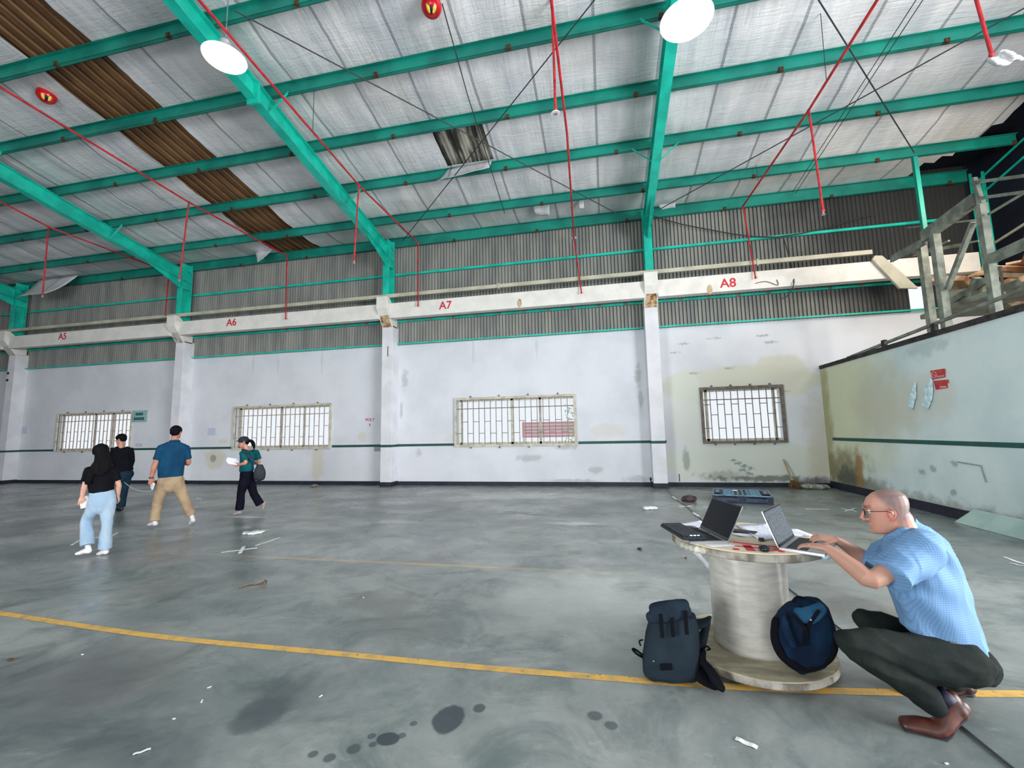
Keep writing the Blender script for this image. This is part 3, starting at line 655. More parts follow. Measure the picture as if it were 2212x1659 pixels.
# cables
MB().tube([hY(1405, 465, 12.6), hY(1500, 490, 12.6), hY(1680, 512, 12.6), hY(1890, 462, 12.6)], .015, n=6, sub=4).build('cable', M_dark, label='dark cable sagging across the cladding above A8', cat='cable')
MB().tube([hY(1692, 512, 12.5), hY(1706, 560, 12.5), hY(1715, 610, 12.05), hY(1700, 640, 12.05), hY(1685, 645, 12.05)], .014, n=6, sub=4).build('cable', M_dark, label='dark cable hanging down over the A8 crane beam', cat='cable')
MB().tube([hY(1632, 612, 12.08), hY(1655, 608, 12.08), hY(1680, 616, 12.08), hY(1678, 604, 12.08)], .008, n=6, sub=4).build('cable', M_dark, label='thin loose wire curling on the A8 crane beam face', cat='cable')

# ================================================================ PEOPLE
V = Vector
def skinmat(name, c1, c2): return mat(name, c1, c2, 14, .5, 0, .06, 60)
M_skin = skinmat('fair_skin', S(186, 128, 108), S(170, 112, 94)); M_skin2 = skinmat('light_skin', S(204, 158, 138), S(188, 140, 122)); M_skin3 = skinmat('warm_skin', S(196, 140, 116), S(180, 124, 104))
M_hair = mat('black_hair', S(16, 14, 18), S(8, 8, 11), 30, .85, 0, .6, 90, (1, 1, .25))
M_shoe_w = mat('white_sneaker', S(225, 222, 222), S(200, 198, 200), 12, .6)
M_sole = mat('dark_sole', S(40, 42, 46), None, 9, .7)
M_phone = mat('phone_white', S(236, 234, 226), None, 8, .3)

def head(mb, c, fw, up=V((0, 0, 1)), s=1.0, face=True, n=20):
    """skull, jaw, nose, ears; c = centre between the ears, fw = facing, s = scale (1 = 0.235 m tall)"""
    fw = fw.normalized(); sd = up.cross(fw).normalized(); up = fw.cross(sd).normalized()
    P = lambda x, y, z: c+(fw*x+sd*y+up*z)*s
    L = [(-.118, .075, .015, .022), (-.108, .090, -.008, .040), (-.09, .095, -.035, .052), (-.065, .093, -.058, .062), (-.04, .090, -.075, .068), (-.012, .088, -.088, .0725), (.012, .087, -.096, .075), (.032, .095, -.101, .077), (.057, .090, -.102, .0765), (.082, .074, -.094, .070), (.102, .048, -.074, .054), (.114, .018, -.045, .030), (.118, 0, -.025, .01)]
    rings = []
    for z, xf, xb, wd in L:
        cx = (xf+xb)/2; hx = (xf-xb)/2; r = []
        for j in range(n):
            a = 2*pi*j/n; ca, sa = cos(a), sin(a); e = .86
            r.append(P(cx+hx*math.copysign(abs(ca)**e, ca), wd*math.copysign(abs(sa)**e, sa)*(1.0 if ca < .3 else .93), z))
        rings.append(r)
    mb.loft(rings)
    R = Matrix((fw, sd, up)).transposed()
    if face:
        mb.tube([P(.088, 0, .028), P(.106, 0, -.004), P(.122, 0, -.03), P(.112, 0, -.042)], [.007*s, .009*s, .0115*s, .008*s], n=10, round_=True)
        for y in (-.013, .013): mb.ball(P(.100, y*.9, -.037), V((.009, .0075, .007))*s, R, 10, 8)
        mb.ball(P(.094, 0, .036), V((.012, .05, .010))*s, R, 14, 8)
        mb.ball(P(.093, 0, -.062), V((.010, .024, .006))*s, R, 12, 8); mb.ball(P(.091, 0, -.073), V((.010, .021, .0065))*s, R, 12, 8)
        mb.ball(P(.083, 0, -.100), V((.018, .022, .017))*s, R, 12, 8)
    for y in (-1, 1):
        e0 = P(-.012, y*.077, -.010)
        mb.tube([e0+(up*.028+fw*.008)*s, e0+(up*.03-fw*.012+sd*y*.010)*s, e0+(up*.008-fw*.02+sd*y*.014)*s, e0+(-up*.018-fw*.008+sd*y*.008)*s, e0+(-up*.03+fw*.006)*s], [.0055*s]*5, n=8, sub=2, round_=True)
        mb.ball(e0, V((.014, .008, .026))*s, R, 10, 8)
    return P, R
def hand(mb, W, dr, up, thumb, s=1.0, curl=(12, 28, 38), spread=.08, closed=0):
    """palm plus five separate fingers; W wrist, dr pointing, up = back of the hand, thumb = side the thumb is on"""
    dr = dr.normalized(); th = (thumb-dr*thumb.dot(dr)).normalized(); up = dr.cross(th); up = up if up.dot(up) and True else up
    if up.dot(V((0, 0, 1))) < 0 and abs(up.z) > .3: up = -up
    mb.tube([W-dr*.01, W+dr*.03*s, W+dr*.065*s, W+dr*.092*s], [(.026*s, .019*s), (.036*s, .017*s), (.041*s, .0145*s), (.038*s, .011*s)], n=16, ref=up, sub=2, round_=True)
    for i, (ln, off) in enumerate(((.070, 1.5), (.079, .5), (.073, -.5), (.056, -1.5))):
        b0 = W+dr*(.086-abs(off-.3)*.004)*s+th*(off*.0195*s); d = (dr+th*off*spread).normalized(); pts = [b0-dr*.02*s, b0]; a = 0
        for q in range(3):
            a += radians(curl[q]*(1+.12*((i*7) % 3-1))); seg = ln*(.44, .31, .25)[q]*s; pts.append(pts[-1]+(d*cos(a)-up*sin(a))*seg)
        mb.tube(pts, [.0088*s, .0092*s, .0082*s, .0076*s, .0064*s], n=10, ref=up, sub=2, round_=True)
        mb.ball(pts[1]+up*.003, .0098*s, None, 10, 8)
    t0 = W+dr*.022*s+th*.026*s; d = (dr*.75+th*.62-up*.25).normalized()
    mb.tube([t0-dr*.012*s-th*.008*s, t0+d*.03*s, t0+d*.052*s+dr*.006*s, t0+d*.062*s+dr*.024*s-up*.004*s], [.015*s, .0125*s, .0095*s, .0075*s], n=10, sub=2, round_=True)

def folds(amp, fx, seed, direction=V((0, 0, 1)), k=.25):
    def f(p):
        q = V((p.x*fx, p.y*fx, p.z*fx*k)); a = noise.noise(q+V((seed, 0, 0))); b_ = noise.noise(q*2.3+V((0, seed, 0)))
        return amp*((1-abs(a)*2.2)*.7+b_*.4)-amp*.3
    return f

# ---------------- the man crouching at the cable reel
man = thing('person', (1.6, 2.92, 0), 'bald man in a pale blue checked shirt crouching and typing on a laptop', 'person')
HC = V(hY(1917, 1104, 2.95)); FW = V((-.87, .47, -.15)); LAT = V((.44, .9, 0)).normalized()
body = MB()
headP, headR = head(body, HC, FW, V((-.10, .05, 1)), 1.04)
neck = V(hY(1957, 1150, 2.95)); chest = V(hY(1985, 1205, 2.95)); mid = V(hY(2035, 1290, 2.95)); pelv = V(hY(2068, 1400, 2.95))
body.tube([HC+V((.045, -.015, -.035)), HC+V((.065, -.01, -.09)), neck+V((.035, 0, -.03)), chest+V((.06, 0, 0))], [(.062, .066), (.06, .064), (.064, .062), (.07, .06)], n=16, sub=3, ref=(0, 1, 0), round_=True)
body.tube([chest, mid, pelv+V((-.05, 0, .03))], [(.07, .09), (.065, .08), (.06, .09)], n=16, sub=2, ref=(0, 1, 0), round_=True)
nS = V(hY(1985, 1190, 2.76)); nE = V(hY(1884, 1252, 2.64)); nW = V(hY(1786, 1184, 2.80)); nK = V(hZ(1742, 1172, .862))
fS = V(hY(1940, 1190, 3.13)); fE = V(hY(1888, 1216, 3.27)); fW = V(hY(1806, 1166, 3.24)); fK = V(hY(1765, 1150, 3.22))
for S_, E_, W_h, K_ in ((nS, nE, nW, nK), (fS, fE, fW, fK)):
    m1 = E_.lerp(W_h, .35)+V((0, 0, -.004))
    body.tube([S_, S_.lerp(E_, .5), E_, m1, E_.lerp(W_h, .75), W_h], [.052, .048, .045, (.042, .045), (.032, .034), (.029, .021)], n=16, sub=3, ref=(0, 0, 1), round_=True)
hand(body, nW, V((-.68, .73, -.02)), V((0, 0, 1)), V((0, 1, 0)), 1.0, (8, 16, 20))
hand(body, fW, V((-.95, .22, .10)), V((0, 0, 1)), V((0, -1, -.3)), 1.0, (16, 26, 30))
STUB = V((.012, 0, .03))
def headcol(p):
    q = headR.transposed() @ (p-HC); x, y, z = q.x/1.04, q.y/1.04, q.z/1.04
    sk = V((.50, .25, .18)); 
    if (p-HC).length > .19: return (.44, .235, .17, 1)
    st = 1/(1+math.exp((x+.005-.5*max(z-.03, 0)+.3*max(.02-z, 0))*160)); st *= 1/(1+math.exp(-(z+.055+.3*(x+.03))*140)); 
    if z < .1: st *= 1
    ear = math.exp(-((x+.012)**2+(z+.012)**2)/.0009)*(1 if abs(y) > .06 else 0); st *= 1-ear
    top = max(0, z-.09)*12; st *= max(0, 1-.4*top)
    r = math.exp(-((x-.11)**2+(z+.03)**2)/.0012)*.5+ear*.7
    c = sk*(1-r)+V((.58, .17, .12))*r; c = c*(1-st*.85)+V((.125, .105, .108))*st*.85
    if .045 < x < .095 and .028 < z < .044 and abs(y) < .055: c = c*.6
    return (c.x, c.y, c.z, 1)
def bodymat():
    t = NT('skin_with_shaved_scalp'); a = t.node('ShaderNodeVertexColor', layer_name='tint')
    c = t.mix(t.math('MULTIPLY', t.ramp(t.noise(30), .4, .7), .18), a.outputs[0], (.5, .2, .15, 1)); return t.done(c, .5, None, t.bump(t.noise(90), .08, .004))
fuse(body, 'body', bodymat(), man, .0042, 3, None, headcol)
# eyes, brows, glasses
for y in (-.031, .031):
    MB().ball(headP(.073, y, .008), .0135, None, 12, 8).build('eye', mat('eye_white', S(230, 226, 220), None, 5, .3), man, smooth=True)
    MB().tube([headP(.093, y*.5, .036), headP(.0975, y, .041), headP(.088, y*1.6, .034)], [.004, .0045, .003], n=6, sub=2).build('eyebrow', mat('brown_brow', S(92, 62, 50)), man)
g = MB()
for y in (-.034, .034):
    pts = [headP(.100, y+.024*cos(a), .004+.018*sin(a)) for a in [2*pi*i/16 for i in range(17)]]; g.tube(pts, .0018, n=6)
    s_ = 1 if y > 0 else -1; g.tube([headP(.1, y+s_*.024, .01), headP(.085, s_*.076, .012), headP(0, s_*.084, .010), headP(-.018, s_*.083, -.002)], .0018, n=6, sub=2)
g.tube([headP(.1, -.01, .008), headP(.106, 0, .011), headP(.1, .01, .008)], .0018, n=6, sub=2)
gl = g.build('glasses', mat('dark_spectacle_frame', S(30, 26, 28), None, 4, .3), man)
# shirt
def shirt_mat():
    t = NT('pale_blue_check_shirt'); sx = t.node('ShaderNodeSeparateXYZ'); tc = t.node('ShaderNodeTexCoord'); t.put(sx.inputs[0], tc.outputs['Object'])
    a = t.math('ADD', t.math('MULTIPLY', sx.outputs[0], .8), t.math('MULTIPLY', sx.outputs[1], .45)); b_ = sx.outputs[2]
    ln = lambda v: t.math('LESS_THAN', t.math('FRACT', t.math('DIVIDE', v, .0115)), .3)
    g_ = t.math('MULTIPLY', t.math('ADD', ln(a), ln(b_)), .5)
    c = t.mix(g_, S(106, 143, 180), S(78, 119, 166)); return t.done(c, .8, None, t.bump(t.noise(140), .1, .003))
M_shirt = shirt_mat()
sh = MB()
sc0 = V(hY(1948, 1163, 2.95)); 
bk = lambda px, py, y=2.95: V(hY(px, py, y))
# torso rings: front point, back point in the profile, half width
prof = [((1922, 1150), (1985, 1126), .075), ((1912, 1172), (2016, 1142), .165), ((1906, 1200), (2052, 1180), .215), ((1915, 1240), (2078, 1240), .225), ((1932, 1290), (2096, 1300), .215), ((1945, 1335), (2112, 1355), .21), ((1975, 1366), (2127, 1398), .205), ((2010, 1386), (2130, 1411), .18)]
rings = []
for fpx, bpx, hw in prof:
    f_ = bk(*fpx); b_ = bk(*bpx); c_ = (f_+b_)/2; ax = (b_-f_)/2; r = []
    for j in range(24):
        a = 2*pi*j/24; ca, sa = cos(a), sin(a); r.append(c_+ax*math.copysign(abs(ca)**.85, ca)*(1.0)+LAT*hw*math.copysign(abs(sa)**.85, sa))
    rings.append(r)
sh.loft(rings)
for S_, E_, yy in ((nS, nE, -1), (fS, fE, 1)):
    k0 = S_+V((.05, -yy*.06, .01)); e_ = S_.lerp(E_, .76)
    sh.tube([k0, S_, S_.lerp(E_, .4)+V((0, 0, -.008)), e_+V((.01, 0, -.016))], [(.085, .085), (.09, .096), (.088, .104), (.088, .118)], n=18, sub=3, ref=(0, 1, 0))
# collar
n0 = V(hY(1955, 1143, 2.95)); cr_ = []
R_ = (V(hY(1962, 1128, 2.95))-HC).normalized()
cA = V(hY(1911, 1160, 2.95)); cB = V(hY(1980, 1119, 2.95)); cc = (cA+cB)/2
for k_, (dz, sc_) in enumerate(((-.035, 1.08), (0, 1.0), (.004, .86), (-.03, .8))):
    r = []
    for j in range(20):
        a = 2*pi*j/20; r.append(cc+(cB-cA)/2*cos(a)*sc_+LAT*.088*sc_*sin(a)+V((-.4*dz, 0, dz)))
    cr_.append(r)
sh.loft(cr_)
def sdisp(p):
    q = V((p.x*5+p.z*4, p.y*6, p.z*2.6-p.x*1.2)); a = noise.noise(q); b_ = noise.noise(q*2.1+V((4, 2, 1))); fac = 1 if p.x > 1.5 else .55
    return fac*(.022*(1-abs(a)*2.8)+.010*b_)-.007
fuse(sh, 'shirt', M_shirt, man, .0075, 3, sdisp)
# trousers
tr = MB()
nKn = V(hY(1836, 1386, 2.70)); nH = V(hY(2064, 1420, 2.83)); nA = V(hY(2006, 1510, 2.79))
fKn = V(hY(1872, 1342, 3.14)); fH = V(hY(2060, 1404, 3.07)); fA = V(hY(2050, 1465, 3.16))
for H_, K_, A_ in ((nH, nKn, nA), (fH, fKn, fA)):
    tr.tube([H_+V((.03, 0, -.015)), H_.lerp(K_, .35)+V((0, 0, -.03)), H_.lerp(K_, .75)+V((0, 0, -.008)), K_], [(.11, .13), (.105, .122), (.085, .09), (.066, .068)], n=18, sub=3, ref=(0, 1, 0), round_=True)
    tr.tube([K_, K_.lerp(A_, .3)+V((.01, 0, -.012)), K_.lerp(A_, .6)+V((.02, 0, 0)), K_.lerp(A_, .9)+V((.01, 0, 0)), A_+V((.0, 0, -.005))], [(.064, .066), (.072, .088), (.07, .09), (.062, .080), (.060, .078)], n=18, sub=3, ref=(0, 1, 0), round_=True)
bt = V(hY(2085, 1412, 2.95))
tr.ball(bt+V((-.015, 0, -.03)), (.12, .18, .10), None, 20, 14)
def tdisp(p):
    q = V((p.x*6, p.y*5, p.z*11+p.x*5)); a = noise.noise(q); return .008*(1-abs(a)*2.6)+.003*noise.noise(q*2.3)
M_trou = mat('dark_olive_trousers', S(34, 40, 37), S(24, 30, 29), 8, .9, 0, .3, 160)
fuse(tr, 'trousers', M_trou, man, .008, 3, tdisp)
MB().tube([V(hY(2050, 1392, 2.78)), V(hY(2098, 1404, 2.80)), V(hY(2132, 1412, 2.9)), V(hY(2133, 1412, 3.02))], (.003, .018), n=8, sub=3, ref=(0, 0, 1)).build('belt', mat('dark_belt', S(34, 30, 44)), man)
M_leather = mat('brown_leather', S(86, 44, 33), S(58, 30, 25), 9, .45, 0, .1, 40)
def lshoe(ank, toe, heel, ball_, parent, up_m=M_leather, w=.046):
    b = MB(); toe = V(toe); heel = V(heel); bl = V(ball_)
    b.tube([heel+V((0, 0, .045)), heel.lerp(bl, .45)+V((0, 0, .048)), bl+V((0, 0, .034)), bl.lerp(toe, .55)+V((0, 0, .03)), toe+V((0, 0, .024))], [(w*.78, .044), (w*.86, .048), (w*1.04, .038), (w*1.02, .032), (w*.85, .024)], n=18, sub=3, ref=(0, 0, 1), round_=True)
    b.tube([heel.lerp(bl, .12)+V((0, 0, .04)), ank], [(.038, .044), (.036, .042)], n=16, ref=(0, 1, 0), round_=True)
    sh_ = fuse(b, 'shoe', up_m, parent, .005, 3)
    s_ = MB(); s_.tube([heel+V((0, 0, .012)), heel.lerp(bl, .45)+V((0, 0, .014)), bl+V((0, 0, .008)), bl.lerp(toe, .55)+V((0, 0, .008)), toe+V((-.006, 0, .010))], [(w*.84, .012), (w*.86, .009), (w*1.12, .010), (w*1.08, .010), (w*.92, .009)], n=16, sub=3, ref=(0, 0, 1), round_=True)
    s_.ball(heel+V((-.012, 0, .004)), (.036, .036, .014), None, 14, 8)
    s_.build('sole', M_sole, sh_, loc=None, smooth=True)
    return sh_
nt = V(hZ(1955, 1572, 0.0)); nb = V(hZ(2030, 1588, 0)); nh = V(hY(2078, 1548, 2.77))
lshoe(V(hY(2052, 1506, 2.79)), nt, nh, nb, man)
fh = V(hY(2094, 1500, 3.13)); lshoe(V(hY(2068, 1470, 3.15)), V((fh.x-.33, 3.14, 0)), fh+V((0, 0, .0)), V((fh.x-.10, 3.14, 0)), man)
MB().tube([V(hY(2030, 1516, 2.79)), V(hY(2052, 1500, 2.79))], [.05, .046], n=16).build('sock', mat('navy_sock', S(24, 28, 52)), man, smooth=True)

# ---------------- walking people: joints are given where they stand
def walker(base, label, H, J, cfg):
    bx = V(hZ(*base)); nrm = V((bx.x, bx.y, 0)).normalized(); k = H/1.7
    t = thing('person', bx, label, 'person')
    def P(px, py, d=0.0):
        v = ray(px, py); return CAMP+v*((nrm.dot(bx)+d)/nrm.dot(v))
    G = {n: P(*v) for n, v in J.items()}
    rt = V((nrm.y, -nrm.x, 0)); fw = (rt*cfg['face'][0]+nrm*cfg['face'][1]+V((0, 0, -.12))).normalized()
    b = MB(); hs = .93*k*cfg.get('hs', 1)
    hp, hr = head(b, G['head'], fw, V((0, 0, 1)), hs, n=16)
    b.tube([G['head']-fw*.02*k-V((0, 0, .05*k)), G['neck'], G['neck'].lerp(G['chest'], .5)], [.052*k, .056*k, .08*k], n=12, sub=2, round_=True)
    b.tube([G['chest'], G['waist']], [(.10*k, .07*k), (.08*k, .06*k)], n=14, ref=nrm, round_=True)
    for sd in 'LR':
        S_, E_, W_h, K_ = G['s'+sd], G['e'+sd], G['w'+sd], G['h'+sd]
        b.tube([S_, S_.lerp(E_, .5), E_, E_.lerp(W_h, .3), W_h], [.048*k*cfg.get('arm', 1), .043*k*cfg.get('arm', 1), .036*k*cfg.get('arm', 1), .037*k*cfg.get('arm', 1), .024*k], n=12, sub=2, round_=True)
        th = cfg.get('thumb'+sd, fw)
        hand(b, W_h, K_-W_h, V((0, 0, 1)), V(th), .95*k, (14, 25, 25))
    for sd in 'LR': b.tube([G['p'+sd], G['k'+sd], G['a'+sd]], [.035*k, .035*k, .028*k], n=12, sub=2, round_=True)
    fuse(b, 'body', cfg['skin'], t, .009, 2)
    # top
    c = MB(); tw = cfg['tw']*k; 
    c.tube([G['neck'].lerp(G['chest'], .25), G['neck'].lerp(G['chest'], .62), G['chest'], G['chest'].lerp(G['waist'], .5), G['waist'], G['hem']], [(tw*.5, .07*k), (tw*.92, .10*k), (tw, .118*k), (tw*.95, .115*k), (tw*cfg.get('wf', .9), .112*k), (tw*cfg.get('hf', .95), .12*k)], n=20, sub=3, ref=nrm)
    for sd in 'LR':
        S_, E_ = G['s'+sd], G['e'+sd]; inn = S_.lerp(G['chest'], .35)+V((0, 0, .02*k)); sl = cfg.get('sleeve', .72)
        if sl > 1: pts = [inn, S_, E_, E_.lerp(G['w'+sd], sl-1)]; rr = [.075*k, .068*k, .055*k, .042*k]
        else: pts = [inn, S_, S_.lerp(E_, sl*.6), S_.lerp(E_, sl)]; rr = [.078*k, .072*k, .064*k, .066*k]
        c.tube(pts, [r*cfg.get('slr', 1) for r in rr], n=14, sub=2)
    fuse(c, cfg.get('topname', 'shirt'), cfg['top'], t, .012, 3, folds(.006, 9, base[0]))
    # trousers
    q = MB(); fl = cfg.get('flare', 1)
    hip = (G['pL']+G['pR'])/2
    q.tube([G['hem'].lerp(hip, .1), hip, hip-V((0, 0, .07*k))], [(tw*.84, .11*k), (tw*.96, .13*k), (tw*.75, .115*k)], n=18, ref=nrm, sub=2, round_=True)
    for sd in 'LR':
        a = G['a'+sd]; q.tube([G['p'+sd], G['p'+sd].lerp(G['k'+sd], .5), G['k'+sd], G['k'+sd].lerp(a, .5), a], [(.1*k, .11*k), (.088*k*cfg.get('leg', 1), .095*k), (.07*k*cfg.get('leg', 1),)*2, (.066*k*cfg.get('leg', 1)*fl,)*2, (.07*k*cfg.get('leg', 1)*fl, .078*k*fl)], n=16, sub=3, ref=nrm)
    fuse(q, cfg.get('trname', 'trousers'), cfg['bot'], t, .012, 3, folds(.008, 8, base[1], k=.6))
    for sd in 'LR':
        h0, t0 = G['q'+sd], G['t'+sd]; b_ = MB(); d = (t0-h0)
        b_.tube([h0, h0+d*.4+V((0, 0, .01)), h0+d*.75, t0], [(.036*k, .038*k), (.038*k, .036*k), (.042*k, .03*k), (.03*k, .022*k)], n=12, sub=2, ref=(0, 0, 1), round_=True)
        b_.tube([h0+V((0, 0, .01)), G['a'+sd]], [.034*k, .034*k], n=10, round_=True)
        s_ = fuse(b_, 'shoe', cfg['shoe'], t, .008, 2)
    return t, G, fw, rt, nrm, k, hp, hr

# woman in light jeans
J = dict(head=(217, 977, 0), neck=(216, 1001, 0), chest=(218, 1028, 0), waist=(219, 1050, 0), hem=(220, 1062, 0), sL=(194, 1016, 0), sR=(244, 1016, 0), eL=(183, 1050, 0), wL=(177, 1074, .03), hL=(174, 1090, .04), eR=(256, 1047, 0), wR=(255, 1070, .03), hR=(257, 1082, .05),
 pL=(208, 1084, 0), pR=(233, 1084, 0), kL=(187, 1126, .1), kR=(231, 1132, -.02), aL=(189, 1178, 0), aR=(226, 1186, 0), qL=(192, 1190, -.02), tL=(166, 1196, .03), qR=(229, 1192, -.03), tR=(212, 1196, .05))
M_black = mat('black_tee', S(10, 10, 18), S(7, 7, 14), 5, .8); M_jean = mat('light_blue_denim', S(136, 162, 186), S(164, 184, 200), 4, .8, 0, .3, 140, (1, 1, .4))
t, G, fw, rt, nrm, k, hp, hr = walker((215, 1200), 'woman with long black hair in a black top and light blue jeans, walking away', 1.56, J, dict(face=(-.35, .9), skin=M_skin2, top=M_black, bot=M_jean, shoe=M_shoe_w, tw=.168, wf=.86, hf=.82, flare=1.22, leg=.95, trname='jeans', thumbL=-rt if 0 else (0, 0, 0) and None or V((.6, .8, 0)), thumbR=V((-.6, .8, 0))))
def hairmass(parent, pts, rad, name='hair', vox=.01, ref=None):
    b = MB()
    for p_, r_ in zip(pts, rad): pass
    b.tube(pts, rad, n=16, sub=3, ref=ref, round_=True); return b
hb = MB(); hb.ball(hp(-.012, 0, .03), V((.112, .094, .105))*k, hr, 18, 12)
hb.tube([hp(-.05, 0, .02), hp(-.075, 0, -.09), hp(-.09, .0, -.2), G['neck'].lerp(G['chest'], .75)-nrm*.13+rt*-.03], [(.08*k, .07*k), (.09*k, .06*k), (.11*k, .05*k), (.085*k, .03*k)], n=18, sub=3, ref=nrm, round_=True)
hb.tube([hp(-.06, 0, -.15), G['sL']-nrm*.09+rt*.03, G['sL']-nrm*.10+V((0, 0, -.16))+rt*-.01], [.07*k, .055*k, .03*k], n=12, sub=2, round_=True)
fuse(hb, 'hair', M_hair, t, .01, 2, folds(.008, 16, 3, k=.2))
ph = (G['hL']); MB().box(ph+rt*.035+V((0, 0, .03)), (.085, .012, .16), Matrix.Rotation(radians(-14), 3, 'Y') @ Matrix.Rotation(.9, 3, 'Z')).build('phone', M_phone, label='white phone held in the left hand of the woman in light jeans', cat='phone', bevel=.004)

# man in teal polo
J = dict(head=(381, 934, 0), neck=(378, 948, 0), chest=(374, 975, 0), waist=(370, 1006, 0), hem=(369, 1030, 0), sL=(349, 968, 0), sR=(401, 968, 0), eL=(335, 1004, 0), wL=(327, 1032, .03), hL=(325, 1046, .05), eR=(407, 1000, .05), wR=(394, 1000, .28), hR=(385, 996, .36),
 pL=(356, 1042, 0), pR=(382, 1042, 0), kL=(341, 1084, .08), kR=(398, 1078, -.05), aL=(334, 1126, 0), aR=(413, 1112, -.05), qL=(336, 1131, -.02), tL=(322, 1133, .16), qR=(417, 1124, -.08), tR=(412, 1131, .04))
M_polo = mat('teal_blue_polo', S(18, 68, 98), S(14, 56, 86), 5, .8); M_khaki = mat('khaki_cotton', S(172, 150, 122), S(152, 130, 104), 5, .85, 0, .2, 120)
t, G, fw, rt, nrm, k, hp, hr = walker((372, 1136), 'broad man in a teal-blue polo and khaki trousers walking away', 1.78, J, dict(face=(.45, .9), skin=M_skin, top=M_polo, bot=M_khaki, shoe=M_shoe_w, tw=.205, wf=.92, hf=.86, arm=1.2, leg=1.08, topname='polo_shirt', thumbL=V((.6, .8, 0)), thumbR=V((-.6, 0, .8))))
hb = MB(); hb.ball(hp(-.018, 0, .038), V((.1, .086, .088))*k, hr, 18, 12).ball(hp(-.05, 0, .0), V((.06, .076, .07))*k, hr, 16, 10); fuse(hb, 'hair', M_hair, t, .008, 2)
c_ = MB(); c_.tube([G['neck']+rt*.075+V((0, 0, -.05)), G['neck']-nrm*.085+V((0, 0, -.035)), G['neck']-rt*.075+V((0, 0, -.05))], (.012, .022), n=8, sub=3, ref=(0, 0, 1)).build('collar', M_polo, t)
MB().tube([G['wL']-rt*.034, G['wL']-nrm*.034, G['wL']+rt*.034, G['wL']+nrm*.034, G['wL']-rt*.034], (.004, .012), n=6, sub=3, ref=(0, 0, 1)).build('wristwatch', M_dark, t)
MB().box(G['hL']+rt*.035+V((0, 0, -.03)), (.06, .012, .11), Matrix.Rotation(radians(20), 3, 'Y')).build('phone', M_phone, label='small white gadget in the left hand of the man in the teal polo', cat='phone', bevel=.003)
manL = G['hL'].copy(); manHip = P_ = G['pL']-nrm*.12+rt*-.13

# dark clothed man behind the woman
J = dict(head=(261, 949, 0), neck=(262, 962, 0), chest=(264, 982, 0), waist=(265, 1004, 0), hem=(267, 1018, 0), sL=(248, 970, 0), sR=(281, 970, 0), eL=(243, 992, .12), wL=(249, 1004, .3), hL=(245, 1008, .38), eR=(285, 996, .1), wR=(280, 1012, .28), hR=(272, 1014, .34),
 pL=(262, 1026, 0), pR=(273, 1026, 0), kL=(258, 1062, .05), kR=(268, 1060, 0), aL=(257, 1092, .1), aR=(262, 1095, 0), qL=(258, 1097, .1), tL=(250, 1100, .25), qR=(263, 1099, 0), tR=(256, 1103, .14))
M_jac = mat('black_jacket', S(13, 14, 24), S(9, 10, 18), 5, .8); M_dtr = mat('dark_teal_trousers', S(28, 52, 66), S(20, 40, 54), 5, .85)
t, G, fw, rt, nrm, k, hp, hr = walker((262, 1104), 'man in a black jacket and dark trousers, partly behind the woman in light jeans', 1.7, J, dict(face=(-.7, .6), skin=M_skin3, top=M_jac, bot=M_dtr, shoe=mat('black_shoe', S(20, 20, 26), None, 5, .4), tw=.185, sleeve=1.85, topname='jacket', thumbL=V((0, 0, 1)), thumbR=V((0, 0, 1))))
hb = MB(); hb.ball(hp(-.015, 0, .045), V((.104, .088, .085))*k, hr, 18, 12).ball(hp(-.055, 0, .01), V((.06, .078, .07))*k, hr, 16, 10); fuse(hb, 'hair', M_hair, t, .008, 1, folds(.01, 22, 5, k=1))
tapeA = G['hR'].copy()
# woman in teal shirt with black bag
J = dict(head=(526, 955, 0), neck=(532, 969, 0), chest=(535, 987, 0), waist=(533, 1006, 0), hem=(533, 1018, 0), sL=(526, 979, -.13), sR=(552, 979, .12), eL=(531, 1000, -.16), wL=(516, 1004, -.1), hL=(508, 1005, -.05), eR=(560, 998, .12), wR=(538, 1004, .2), hR=(520, 1002, .15),
 pL=(530, 1030, -.07), pR=(537, 1030, .07), kL=(521, 1066, -.05), kR=(548, 1066, .07), aL=(517, 1102, -.05), aR=(562, 1089, .08), qL=(519, 1107, -.05), tL=(505, 1110, -.05), qR=(571, 1086, .08), tR=(567, 1101, .08))
M_tsh = mat('teal_blouse', S(14, 90, 96), S(10, 76, 84), 5, .8); M_bltr = mat('black_wide_trousers', S(16, 16, 34), S(12, 12, 24), 5, .85)
t, G, fw, rt, nrm, k, hp, hr = walker((528, 1112), 'woman in a teal blouse, dark cap and wide black trousers striding left with papers', 1.6, J, dict(face=(-.95, .1), skin=M_skin3, top=M_tsh, bot=M_bltr, shoe=mat('grey_sneaker', S(150, 140, 136), None, 8, .6), tw=.15, slr=1.15, leg=1.12, flare=1.12, topname='blouse', thumbL=V((-.3, 0, 1)), thumbR=V((0, 0, 1))))
cp = MB(); cp.ball(hp(-.008, 0, .045), V((.108, .086, .085))*k, hr, 18, 12); cp.tube([hp(.07, 0, .05), hp(.13, 0, .045), hp(.155, 0, .038)], [(.06*k, .008), (.055*k, .008), (.03*k, .006)], n=12, ref=(0, 0, 1), sub=2); fuse(cp, 'cap', mat('dark_cap', S(44, 52, 62), S(34, 40, 50), 5, .8), t, .008, 1)
hb = MB(); hb.ball(hp(-.06, 0, .0), V((.055, .07, .07))*k, hr, 14, 10); hb.tube([hp(-.1, 0, .03), hp(-.17, 0, -.01), hp(-.2, 0, -.10), hp(-.2, 0, -.19)], [.025, .034, .034, .014], n=12, sub=3, round_=True); fuse(hb, 'hair', M_hair, t, .008, 1)
